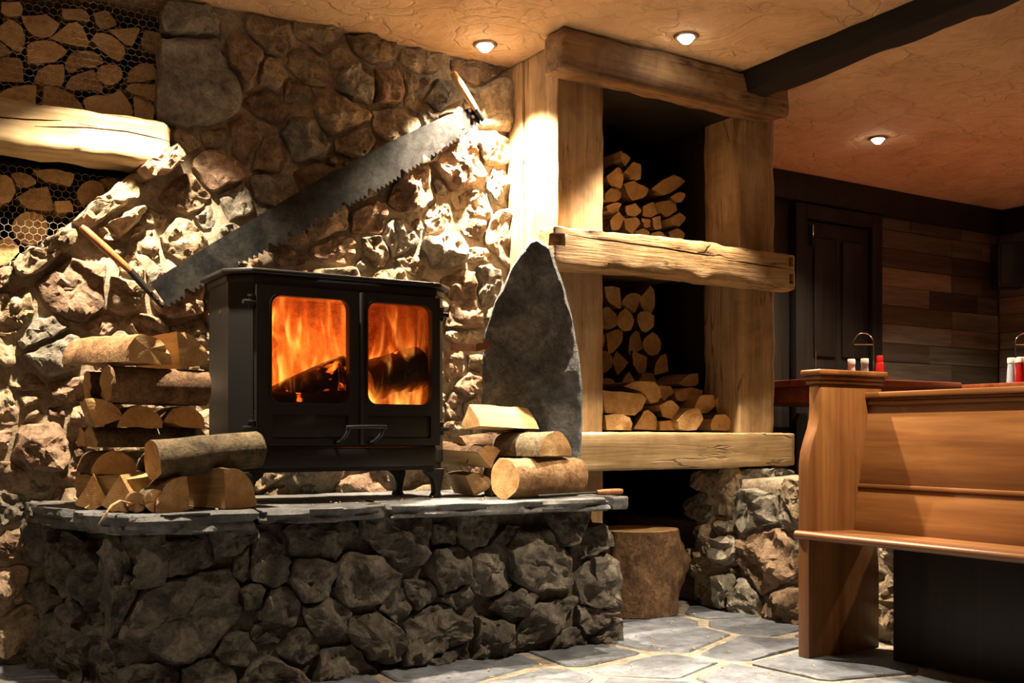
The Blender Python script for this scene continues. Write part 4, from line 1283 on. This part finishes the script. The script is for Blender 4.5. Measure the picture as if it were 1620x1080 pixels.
# dry twig hanging over the slab edge
tw = tube('twig', [on_y(206, 796, 3.24), on_y(190, 792, 3.22), on_y(176, 800, 3.15), on_y(166, 815, 3.135), on_y(156, 829, 3.135)], [.003, .004, .004, .003, .002], M['split'], None, 6)
tag(tw, 'dry pale twig curling over the left slab edge', 'twig')

def burning():
    r = random.Random(55)
    G = 'logs burning in the stove'
    def lg(label, prof, a, b, roll=0):
        root = make_log(label, prof, a, b, roll, G, 'charred', True, 'burning_log', r, 8, 1.6)
        for ch in root.children:
            ch.data.materials.clear(); ch.data.materials.append(M['charred'])
    lg('black charred log sloping behind the left stove glass', prof_round(.066, r, .2), (1.20, 3.545, .90), (1.475, 3.55, 1.03))
    lg('black charred log lying low behind the left stove glass', prof_round(.055, r, .2), (1.12, 3.525, .895), (1.45, 3.52, .905))
    lg('thick charred log glowing behind the right stove glass', prof_round(.082, r, .2), (1.56, 3.58, 1.00), (1.775, 3.55, 1.06))
    lg('charred log lying on the embers at the back behind the right stove glass', prof_round(.05, r, .2), (1.48, 3.66, .93), (1.77, 3.66, .95))
burning()
eb = bpy.data.meshes.new('ember_bed')
us_, vs2 = lin(1.09, 1.785, 36), lin(3.475, 3.715, 14)
eb = rough_sheet('ember_bed', us_, vs2, lambda u, v: V((u, v, .892 + .022 * noise.noise(V((u * 16, v * 16, 2))))), lambda u, v: True, M['ember'])
tag(eb, 'glowing ember bed under the burning logs', 'embers', kind='stuff')

# ---- niche logs (outlines measured on the photo)
def crop_poly(pts, sx, ox, oy): return [(p[0] / sx + ox, p[1] / sx + oy) for p in pts]
def pile(list_, Y, depth, G, r, bark_frac=.45, cat='log', jit=.03, seg=2):
    for label, pts in list_:
        yy = Y + r.uniform(0, jit)
        P = [on_y(p[0], p[1], yy) for p in pts]
        c = sum(P, V()) / len(P)
        q = [(p.x - c.x, p.z - c.z) for p in P]
        make_log(label, prof_poly(q, bark_frac, r), c, c + V((0, depth, 0)), 0, G, 'bark', False, 'split_log', r, seg, .8)
C1 = lambda pts: crop_poly(pts, 3.857, 0, 0)
C2 = lambda pts: crop_poly(pts, 3.857, 0, 200)
def circ(cx, cy, rx, ry, n=14): return [(cx + rx * math.cos(2 * math.pi * k / n), cy + ry * math.sin(2 * math.pi * k / n)) for k in range(n)]
UP = [
    ('tall wedge log end at the left edge high in the upper niche', C1([(-40, 200), (0, 165), (60, 110), (130, 160), (155, 230), (135, 320), (70, 300), (0, 240), (-40, 235)])),
    ('thin sliver of log end under the tall wedge in the upper niche', C1([(-60, 260), (0, 250), (80, 320), (0, 348), (-60, 345)])),
    ('square orange log end at the left edge of the upper niche', C1([(-60, 355), (0, 352), (135, 350), (145, 500), (0, 500), (-60, 500)])),
    ('wide shield shaped log end above the small grey quarter log', C1([(160, 270), (230, 245), (330, 250), (420, 310), (340, 380), (170, 390)])),
    ('dark rounded log end near the niche ceiling, third from the left', C1([(130, 100), (280, 90), (370, 150), (300, 230), (210, 225), (150, 170)])),
    ('tall triangular log end in the middle of the upper niche', C1([(300, 238), (440, 130), (490, 130), (555, 290), (470, 280), (390, 260)])),
    ('grey leaf shaped log end above the small pale round', C1([(555, 240), (600, 190), (690, 215), (770, 285), (740, 390), (650, 335)])),
    ('dim slanting log end under the niche ceiling, right of centre', C1([(660, 180), (860, 165), (805, 290), (765, 270), (695, 208)])),
    ('square tan log end at the top right by the stone jamb', C1([(885, 180), (1040, 215), (1025, 345), (855, 290)])),
    ('half round log end touching the small pale round', C1([(400, 380), (430, 325), (520, 305), (590, 320), (640, 380), (570, 413), (500, 410), (430, 455), (400, 430)])),
    ('small grey quarter log end left of the half round log', C1([(205, 490), (230, 430), (300, 395), (390, 395), (392, 505), (370, 525), (280, 513)])),
    ('broad triangular log end under the half round log', C1([(398, 530), (440, 462), (570, 420), (600, 470), (630, 530), (625, 568), (540, 543), (420, 550)])),
    ('small pale round log end in the upper niche', C1(circ(672, 453, 79, 66))),
    ('half round tan log end beside the stone jamb', C1([(775, 505), (790, 430), (860, 385), (930, 390), (985, 460), (970, 480), (880, 500)])),
    ('dark lumpy log end low by the stone jamb', C1([(760, 540), (800, 508), (960, 515), (985, 560), (940, 625), (880, 588), (800, 568)])),
    ('grey slab log end resting on the beam at the far left', C1([(-60, 600), (0, 570), (60, 530), (220, 515), (212, 640), (-60, 640)])),
    ('quarter round log end resting on the beam near its middle', C1([(265, 525), (330, 527), (440, 570), (520, 665), (520, 690), (262, 680)])),
    ('wide orange log end resting on the beam, right of the middle', C1([(500, 610), (570, 575), (640, 585), (740, 550), (790, 620), (812, 700), (800, 730), (520, 690)])),
    ('small pinkish log end at the right end of the beam', C1([(812, 590), (850, 580), (955, 640), (930, 740), (828, 735)])),
    ('very dark log end in the top left corner of the niche', C1([(10, 10), (130, 15), (140, 90), (60, 102), (5, 90)])),
    ('very dark log end under the niche ceiling, left of centre', C1([(380, 50), (520, 55), (560, 125), (450, 122), (385, 120)])),
    ('very dark log end under the niche ceiling, at the centre', C1([(570, 80), (660, 60), (720, 150), (640, 178), (590, 165)])),
]
LOW = [
    ('dim round log end at the left edge of the lower niche', C2([(-70, 330), (0, 290), (60, 300), (100, 380), (70, 455), (0, 472), (-60, 450)])),
    ('dim wedge log end under the beam at the left of the lower niche', C2([(65, 292), (120, 275), (210, 310), (232, 345), (150, 378), (105, 355)])),
    ('reddish blocky log end under the beam in the lower niche', C2([(195, 265), (330, 255), (450, 290), (440, 370), (350, 345), (255, 335)])),
    ('dim broad log end in the heart of the lower niche', C2([(105, 430), (180, 380), (290, 370), (322, 460), (320, 520), (150, 500)])),
    ('dim round log end behind bright wire by the sloping coping', C2([(470, 400), (500, 350), (560, 325), (620, 340), (645, 400), (600, 440), (520, 490), (480, 460)])),
    ('small dim log end left of the round one by the coping', C2([(335, 455), (430, 450), (455, 520), (345, 528)])),
    ('bright pale round log end at the bottom of the lower niche', C2(circ(186, 620, 112, 104))),
    ('orange wedge log end in the bottom left corner of the lower niche', C2([(-60, 720), (0, 690), (50, 665), (130, 750), (60, 830), (0, 850), (-60, 850)])),
    ('small dim log end under the right end of the beam', C2([(610, 322), (700, 310), (745, 350), (660, 385)])),
]
rl = random.Random(81)
pile(UP, 4.10, .26, 'split logs stacked in the upper niche', rl)
pile(LOW, 4.10, .26, 'split logs stacked in the lower niche', rl)
# more logs of the niche beyond the left edge of the frame and below, so that the stack stands on something
def niche_fill():
    r = random.Random(83)
    z = .72; row = 0
    while z < 2.36:
        x = .315 - (.06 if row % 2 else 0)
        while x > -.05:
            if z > slope_z(x) + .06 and not (1.70 < z < 2.0):
                make_log('split log in the wired niche, left of the picture edge', prof_round(r.uniform(.056, .062), r, .22, 12), (x, 4.12 + r.uniform(0, .03), z), (x, 4.38, z), r.uniform(0, 360), 'unseen niche logs', 'bark', False, 'split_log', r, 2)
            x -= .121
        z += .106; row += 1
niche_fill()

# niche beam
nbm = rough_beam('lintel_beam', XL + .02, on_y(271, 200, 3.90).x, 3.875, 4.06, 1.775, 1.945, M['oak_pale'], 'x', .010, None, 6, .028)
tag(nbm, 'thick pale oak beam across the log niche, brightly lit', 'beam')
def cracks(o, lines, Y0, Y1, th):
    for ln in lines:
        P = [on_y(a, b, Y0) for a, b in ln]
        n_ = len(P)
        up_ = [(p.x, p.z + th * min(1, .35 + min(k, n_ - 1 - k))) for k, p in enumerate(P)]
        lo_ = [(p.x, p.z - th * min(1, .35 + min(k, n_ - 1 - k))) for k, p in enumerate(P)]
        bm = bmesh.new(); add_prism(bm, up_ + lo_[::-1], 'y', Y0 - .03, Y1)
        c_ = from_bm('cutter', bm, M['oak'])
        md = o.modifiers.new('crack', 'BOOLEAN'); md.object = c_; md.operation = 'DIFFERENCE'; md.solver = 'EXACT'
        bpy.context.view_layer.update()
        me = bpy.data.meshes.new_from_object(o.evaluated_get(bpy.context.evaluated_depsgraph_get()))
        o.modifiers.clear(); o.data = me
        bpy.data.objects.remove(c_, do_unlink=True)
cracks(nbm, [[(-120, 180), (-40, 184), (0, 185), (40, 188), (70, 189), (98, 190)], [(55, 199), (90, 200), (140, 201), (170, 204), (200, 207), (235, 215), (276, 224)]], 3.875, 3.905, .0028)
cracks(mb, [[(900, 371), (950, 378), (1000, 385), (1050, 392), (1100, 401), (1130, 405)], [(1150, 412), (1190, 417), (1256, 427)]], 3.475, 3.50, .0035)
# chicken wire
def wire(nm, label, inside, bounds, Y):
    s = .0155; w = math.sqrt(3) * s
    bm = bmesh.new()
    edges = set()
    j = 0
    z = bounds[2]
    while z < bounds[3]:
        x = bounds[0] + (w / 2 if j % 2 else 0)
        while x < bounds[1]:
            if inside(x, z):
                pts = []
                for k in range(6):
                    t = math.radians(60 * k + 90)
                    px_, pz_ = x + s * math.cos(t), z + s * math.sin(t)
                    pts.append((round(px_, 4), round(pz_, 4)))
                for k in range(6):
                    a, b = pts[k], pts[(k + 1) % 6]
                    key = (tuple(round(q * 300) for q in a), tuple(round(q * 300) for q in b))
                    key = tuple(sorted(key))
                    if key not in edges:
                        edges.add(key)
                        f = lambda p: V((p[0], Y + .012 * noise.noise(V((p[0] * 5, p[1] * 5, 1))), p[1]))
                        add_tube(bm, [f(a), f(b)], .0006, 3, False)
            x += w
        z += s * 1.5; j += 1
    o = from_bm(nm, bm, M['wire'], None)
    tag(o, label, 'wire mesh')
wire('chicken_wire', 'hexagonal chicken wire over the upper log niche', lambda x, z: True, (-.2, NX - .02, 1.95, 2.42), 4.055)
wire('chicken_wire', 'hexagonal chicken wire over the lower log niche', lambda x, z: z > slope_z(x) - .02, (-.2, NX - .02, .9, 1.76), 4.055)

# ---- log store piles
A1 = lambda pts: crop_poly(pts, 2.7, 780, 30)
UPS = [
    ('topmost small wedge log end in the upper log store pile', A1([(545, 562), (592, 590), (565, 632), (546, 600)])),
    ('tall split log end second from the top in the upper log store', A1([(560, 655), (600, 610), (632, 620), (634, 685), (600, 682)])),
    ('tall log end against the left post in the upper log store', A1([(485, 672), (540, 625), (556, 660), (553, 725), (500, 712)])),
    ('broad lumpy log end in the middle of the upper log store', A1([(560, 705), (600, 690), (665, 725), (655, 760), (600, 775), (570, 750)])),
    ('round topped log end beside the left post of the upper store', A1([(480, 745), (500, 722), (540, 728), (551, 752), (530, 780), (482, 775)])),
    ('long slanting log end at the upper right of the pile', A1([(680, 725), (720, 690), (775, 665), (822, 690), (800, 715), (740, 755)])),
    ('small orange log end below the round topped one', A1([(482, 800), (530, 780), (550, 790), (530, 835), (490, 822)])),
    ('upright pale log end at the foot of the left post', A1([(500, 860), (535, 820), (563, 850), (535, 905), (505, 902)])),
    ('square pale log end near the beam, left of centre', A1([(560, 855), (615, 845), (632, 870), (595, 918), (562, 895)])),
    ('dim log end right of the middle in the upper store', A1([(690, 785), (770, 772), (790, 815), (740, 850), (712, 822)])),
    ('dim small log end at the right edge of the upper pile', A1([(760, 760), (800, 735), (828, 750), (805, 785), (775, 780)])),
    ('pale rounded log end at the lower right of the upper pile', A1([(760, 850), (800, 825), (825, 850), (800, 885), (765, 880)])),
    ('low pale log end just above the middle beam', A1([(608, 910), (640, 892), (668, 908), (664, 940), (615, 935)])),
    ('dark log end in the centre of the upper pile', A1([(640, 800), (685, 780), (705, 830), (670, 850), (640, 840)])),
    ('dark log end left of centre in the upper pile', A1([(565, 800), (610, 785), (640, 820), (605, 845), (570, 835)])),
    ('upright dark log end near the beam, right of centre', A1([(680, 850), (715, 840), (722, 895), (690, 900)])),
    ('dim log end just above the beam, right of centre', A1([(680, 915), (715, 905), (745, 930), (740, 960), (690, 955)])),
    ('orange log end at the right foot of the upper pile', A1([(750, 910), (790, 890), (826, 920), (805, 952), (765, 950)])),
    ('dark log end low in the centre of the upper pile', A1([(635, 850), (672, 855), (672, 890), (645, 892)])),
]
pile(UPS, 3.93, .40, 'split logs in the upper log store', rl, .5)
ORD = ['first', 'second', 'third', 'fourth', 'fifth', 'sixth', 'seventh', 'eighth', 'ninth', 'tenth']
def rows(G, label, x0, x1, zs, top, Y, depth, r, rad=(.048, .062)):
    z = zs
    j = 0
    while z < top(0):
        x = x0 + (.055 if j % 2 else 0)
        i = 0
        while x < x1:
            rr = r.uniform(*rad)
            if z < top(x):
                kind = r.random()
                if kind < .4: pr = prof_round(rr, r, .2, 12)
                else:
                    a = r.uniform(0, 360); pr = prof_sector(rr * 1.7, a, a + r.uniform(80, 120), r, 7)
                    cx = sum(p[0] for p in pr) / len(pr); cz = sum(p[1] for p in pr) / len(pr)
                    pr = [(p[0] - cx, p[1] - cz, p[2]) for p in pr]
                yy = Y + r.uniform(0, .06)
                make_log(label % (ORD[i], ORD[j]), pr, (x, yy, z), (x + r.uniform(-.01, .01), yy + depth, z), 0, G, 'bark', False, 'split_log', r, 2)
            x += rr * 2 + .006; i += 1
        z += .105; j += 1
rows('base row of the upper log store', '%s log from left in the %s row hidden behind the middle beam', 2.73, 3.44, 1.672, lambda x: 1.70, 3.98, .38, rl)
rows('logs in the shadowed lower store', 'shadowed log, %s from left, %s row up, lower store back stack', 2.73, 3.36, .84, lambda x: 1.50, 4.05, .32, rl)
A2 = lambda pts: crop_poly(pts, 2.4545, 840, 340)
FR = [
    ('large split log with bright top at the left of the lower shelf', A2([(280, 680), (450, 695), (445, 740), (400, 778), (282, 768)]), 3.63, .34),
    ('split log with pale top crossing above the large split log', A2([(362, 665), (400, 645), (495, 648), (512, 715), (470, 738), (440, 690)]), 3.70, .3),
    ('small round backed log behind the barked log end on the lower shelf', A2([(500, 660), (545, 665), (556, 690), (515, 722), (498, 700)]), 3.78, .25),
    ('low barked log under the large split log on the lower shelf', A2([(290, 778), (350, 770), (390, 790), (392, 835), (292, 835)]), 3.62, .3),
    ('upright wedge log end left of centre on the lower shelf', A2([(400, 830), (445, 752), (490, 780), (492, 834)]), 3.64, .3),
    ('tilted square log end at the centre of the lower shelf', A2([(500, 740), (545, 715), (580, 750), (545, 795), (510, 780)]), 3.68, .3),
    ('pale wedge log end at the front centre of the lower shelf', A2([(572, 800), (600, 760), (660, 745), (670, 800), (640, 836), (575, 836)]), 3.62, .3),
    ('flat log lying across the back of the lower shelf', A2([(560, 690), (620, 668), (677, 685), (640, 715), (570, 725)]), 3.82, .25),
    ('broad log end right of centre on the lower shelf', A2([(635, 745), (660, 697), (716, 700), (714, 745), (680, 772), (645, 768)]), 3.74, .3),
    ('reddish log end beside the right post on the lower shelf', A2([(715, 720), (745, 690), (782, 705), (780, 770), (740, 776), (718, 755)]), 3.74, .3),
    ('reddish round log end at the right foot of the lower shelf', A2([(695, 815), (710, 775), (760, 772), (776, 800), (774, 836), (700, 836)]), 3.66, .3),
    ('small log filling the gap under the tilted square log end', A2([(500, 800), (548, 798), (560, 836), (500, 836)]), 3.66, .3),
    ('dim log end on top of the loose logs at the back of the lower shelf', A2([(575, 655), (610, 620), (650, 612), (652, 660), (600, 668)]), 3.88, .2),
]
for label, pts, Y, dep in FR:
    pile([(label, pts)], Y, dep, 'loose logs on the lower shelf', rl, .35, 'log', 0, 3)

# ---- chopping stump in the void under the store
def stump():
    r = random.Random(91)
    root = empty('tree_stump', (2.955, 3.74, 0), 'squat tree stump with rugged bark standing under the log store', 'stump')
    n = 72; lv = 20; H = .375
    vs_, fs_ = [], []
    for i in range(lv):
        z = H * i / (lv - 1)
        for k in range(n):
            t = 2 * math.pi * k / n
            rr = .185 * (1 + .06 * noise.noise(V((math.cos(t) * 2, math.sin(t) * 2, 3))) + .07 * noise.noise(V((math.cos(t) * 7, math.sin(t) * 7, z * 4))) + .03 * noise.noise(V((math.cos(t) * 16, math.sin(t) * 16, z * 9))))
            # burr on the right side
            b = math.exp(-((((t + .55 + math.pi) % (2 * math.pi)) - math.pi) / .4) ** 2 - ((z - .22) / .09) ** 2)
            rr += .055 * b * (1 + .5 * noise.noise(V((t * 9, z * 40, 1))))
            vs_.append(V((rr * math.cos(t), rr * math.sin(t), z)))
    for i in range(lv - 1):
        for k in range(n): fs_.append((i * n + k, i * n + (k + 1) % n, (i + 1) * n + (k + 1) % n, (i + 1) * n + k))
    from_data('bark', vs_, fs_, M['bark'], root, None, True, 50)
    top = vs_[-n:]
    vt = [p.copy() for p in top] + [V((p.x * .5, p.y * .5, H + .006 * noise.noise(V((p.x * 20, p.y * 20, 0))))) for p in top] + [V((0, 0, H))]
    ft = []
    for k in range(n): ft.append((k, (k + 1) % n, n + (k + 1) % n, n + k)); ft.append((n + k, n + (k + 1) % n, 2 * n))
    from_data('cut_top', vt, ft, M['end'], root, None, True, 40)
stump()

# ================================================================== DINING END
def table(nm_label, x0, x1, y0, y1):
    t = empty('dining_table', ((x0 + x1) / 2, (y0 + y1) / 2, PZ), nm_label, 'table', 'tables on the raised floor')
    o = box('table_top', x0, x1, y0, y1, 1.05, 1.085, M['table'], t, .008); o.location = -V(t.location)
    o = box('apron', x0 + .06, x1 - .06, y0 + .06, y1 - .06, .97, 1.05, M['table'], t, .004); o.location = -V(t.location)
    for x in (x0 + .06, x1 - .12):
        for y in (y0 + .06, y1 - .12):
            o = box('leg', x, x + .06, y, y + .06, PZ, .97, M['table'], t, .004); o.location = -V(t.location)
table('reddish polished wooden table behind the pew end', 4.02, 5.05, 3.55, 4.55)
table('reddish polished wooden table further right, behind the pew back', 5.25, 6.3, 3.1, 4.1)
def caddy(px, label, t=6.0, z=1.087):
    r = ray(px, 600); c = V((r.x * t, r.y * t, z))
    root = empty('condiment_caddy', c, label, 'caddy', 'wire condiment caddies')
    side = V((FY, -FX, 0)) * .058
    bm = bmesh.new()
    pts = [-side]
    for k in range(13):
        a = math.pi * k / 12
        pts.append(-side * math.cos(a) + V((0, 0, .24 + .06 * math.sin(a))))
    pts.append(side)
    add_tube(bm, pts, .0035, 8); from_bm('hoop', bm, M['chrome'], root, None, True, 50)
    tube('cross_bar', [-side + V((0, 0, .235)), side + V((0, 0, .235))], .003, M['chrome'], root)
    bm = bmesh.new(); add_box(bm, -.07, .07, -.07, .07, 0, .008, .003); from_bm('tray', bm, M['chrome'], root, None, True, 40)
    return c
def bottle(nm, c, prof_b, prof_c, mb, mc, label, cat, band=None):
    root = empty(nm, c, label, cat)
    lathe('body', prof_b, M[mb], root, 16); lathe('cap', prof_c, M[mc], root, 16)
    if band: lathe('paper_label', band[1], M[band[0]], root, 16)
SHK = [(.0001, 0), (.024, 0), (.0245, .01), (.0225, .06), (.019, .105), (.019, .112), (.0001, .112)]
SHC = [(.0001, .112), (.0215, .112), (.0215, .138), (.019, .141), (.0001, .141)]
c = caddy(1366, 'arched chrome condiment caddy just right of the pew end')
def at(px, t, z=1.085): r = ray(px, 600); return V((r.x * t, r.y * t, z))
bottle('shaker', at(1347, 5.85), SHK, SHC, 'white_plastic', 'white_plastic', 'white capped shaker with brown label, left of the pair by the pew end', 'shaker', ('paper_brown', [(.0247, .03), (.0236, .07)]))
bottle('shaker', at(1368, 5.80), SHK, SHC, 'paper_blue', 'white_plastic', 'white capped bluish shaker, right of the pair by the pew end', 'shaker')
KB = [(.0001, 0), (.022, 0), (.0235, .01), (.0235, .125), (.018, .135), (.0001, .136)]
KC = [(.0001, .136), (.019, .136), (.0185, .168), (.016, .172), (.0001, .173)]
bottle('sauce_bottle', at(1392, 6.0), KB, KC, 'ketchup', 'ketchup', 'red sauce bottle beside the chrome caddy', 'bottle')
bottle('glass_cruet', at(1402, 5.75), [(.0001, 0), (.018, 0), (.018, .03), (.008, .045), (.0001, .046)], [(.0001, .046), (.009, .046), (.006, .058), (.0001, .06)], 'glass', 'chrome', 'little glass cruet with shiny stopper by the red sauce bottle', 'cruet')
c = caddy(1622, 'arched chrome condiment caddy at the right edge of the picture')
bottle('shaker', at(1600, 5.75), SHK, SHC, 'paper_blue', 'white_plastic', 'white capped bluish shaker at the right edge of the picture', 'shaker')
bottle('shaker', at(1614, 5.70), SHK, SHC, 'ketchup', 'white_plastic', 'white capped red shaker at the right edge of the picture', 'shaker')
rd = empty('table_stand', at(1290, 5.9), 'thin grey rod of a table stand rising behind the pew end', 'stand')
lathe('base', [(.0001, 0), (.03, 0), (.028, .008), (.005, .012), (.0001, .012)], M['bezel'], rd)
tube('rod', [(0, 0, .01), (0, 0, .19)], .004, M['bezel'], rd)
# corner loudspeaker
sk = empty('loudspeaker', (6.93, 4.5, 2.0), 'small black loudspeaker high in the plank clad corner', 'speaker')
bm = bmesh.new(); add_box(bm, -.1, .1, -.09, .09, -.15, .17, .012); cab_ = from_bm('cabinet', bm, M['black'], sk, None, True, 40); cab_.rotation_euler.z = math.radians(-40)
bm = bmesh.new(); add_box(bm, -.085, .085, -.104, -.091, -.135, .155, .006); g_ = from_bm('grille', bm, M['iron'], sk, None, True, 40); g_.rotation_euler.z = math.radians(-40)
bm = bmesh.new(); add_box(bm, -.02, .02, .08, .19, -.02, .02, .004); g_ = from_bm('bracket', bm, M['black'], sk, None, True, 40); g_.rotation_euler.z = math.radians(-40)

# ================================================================== DOWNLIGHTS
def downlight(x, y, watts, cone, blend, label):
    zc = CEIL + .010 * fbm(V((x * .9, y * .9, 1)), 3)
    root = empty('downlight', (x, y, zc), label, 'light', 'ceiling downlights')
    lathe('bezel', [(.034, -.002), (.036, -.010), (.046, -.010), (.052, -.004), (.052, .004), (.034, .004), (.034, -.002)], M['bezel'], root, 24)
    lathe('bulb', [(.0001, -.034), (.014, -.031), (.026, -.020), (.033, -.006), (.034, .003), (.0001, .003)], M['bulb'], root, 24)
    l = bpy.data.lights.new('downlight_beam', 'SPOT'); l.energy = watts; l.color = WARM
    l.spot_size = math.radians(cone); l.spot_blend = blend; l.shadow_soft_size = .022
    lo = bpy.data.objects.new('downlight_beam', l); lo.location = (0, 0, -.04); link(lo, root)
for a in DOWNLIGHTS: downlight(*a)

def added_uplighter(x, y, ang, label):  # out-of-view lamp, added to brighten the ceiling
    root = empty('added_wall_lamp', (x, y, 1.72), label, 'lamp', 'added ceiling fill lamps')
    root.rotation_euler.z = ang
    lathe('bowl', [(.01, -.09), (.05, -.08), (.09, -.04), (.105, 0), (.098, 0), (.084, -.036), (.046, -.072), (.0001, -.08)], M['bezel'], root, 24, (0, .12, 0))
    bm = bmesh.new(); add_box(bm, -.03, .03, .0, .10, -.07, -.04, .004); from_bm('bracket', bm, M['bezel'], root, None, True, 40)
    lathe('bulb', [(.0001, -.065), (.02, -.06), (.028, -.03), (.018, -.005), (.0001, 0)], M['bulb'], root, 16, (0, .12, 0))
    l = bpy.data.lights.new('added_lamp_beam', 'SPOT'); l.energy = FILL_UPLIGHT; l.color = WARM
    l.spot_size = math.radians(150); l.spot_blend = .8; l.shadow_soft_size = .03
    lo = bpy.data.objects.new('added_lamp_beam', l); lo.location = (0, .12, .02); lo.rotation_euler = (math.pi, 0, 0); link(lo, root)
added_uplighter(.2, YF, 0, 'unseen bowl shaped ceiling fill lamp added on the rear wall, left')
added_uplighter(2.6, YF, 0, 'unseen bowl shaped ceiling fill lamp added on the rear wall, right')
added_uplighter(XL, .8, -math.pi / 2, 'unseen bowl shaped ceiling fill lamp added on the left plaster wall')

# ---- wood chips scattered over floor and hearth
def chips():
    r = random.Random(99); bm = bmesh.new()
    for k in range(170):
        if k < 130: x, y, z = r.uniform(1.2, 3.3), r.uniform(2.3, 3.6), .004
        else: x, y, z = r.uniform(.7, 2.3), r.uniform(3.2, 3.45), SZ + .004
        if k < 130 and y > 3.1 and x < 2.5: continue
        s = r.uniform(.004, .012); a = r.uniform(0, 3.14)
        add_tube(bm, [(x, y, z), (x + s * math.cos(a), y + s * math.sin(a), z + .002)], r.uniform(.0012, .003), 4)
    o = from_bm('wood_chips', bm, M['split'], None)
    tag(o, 'scattered pale wood chips on the flagstones and hearth', 'wood chips', kind='stuff')
chips()
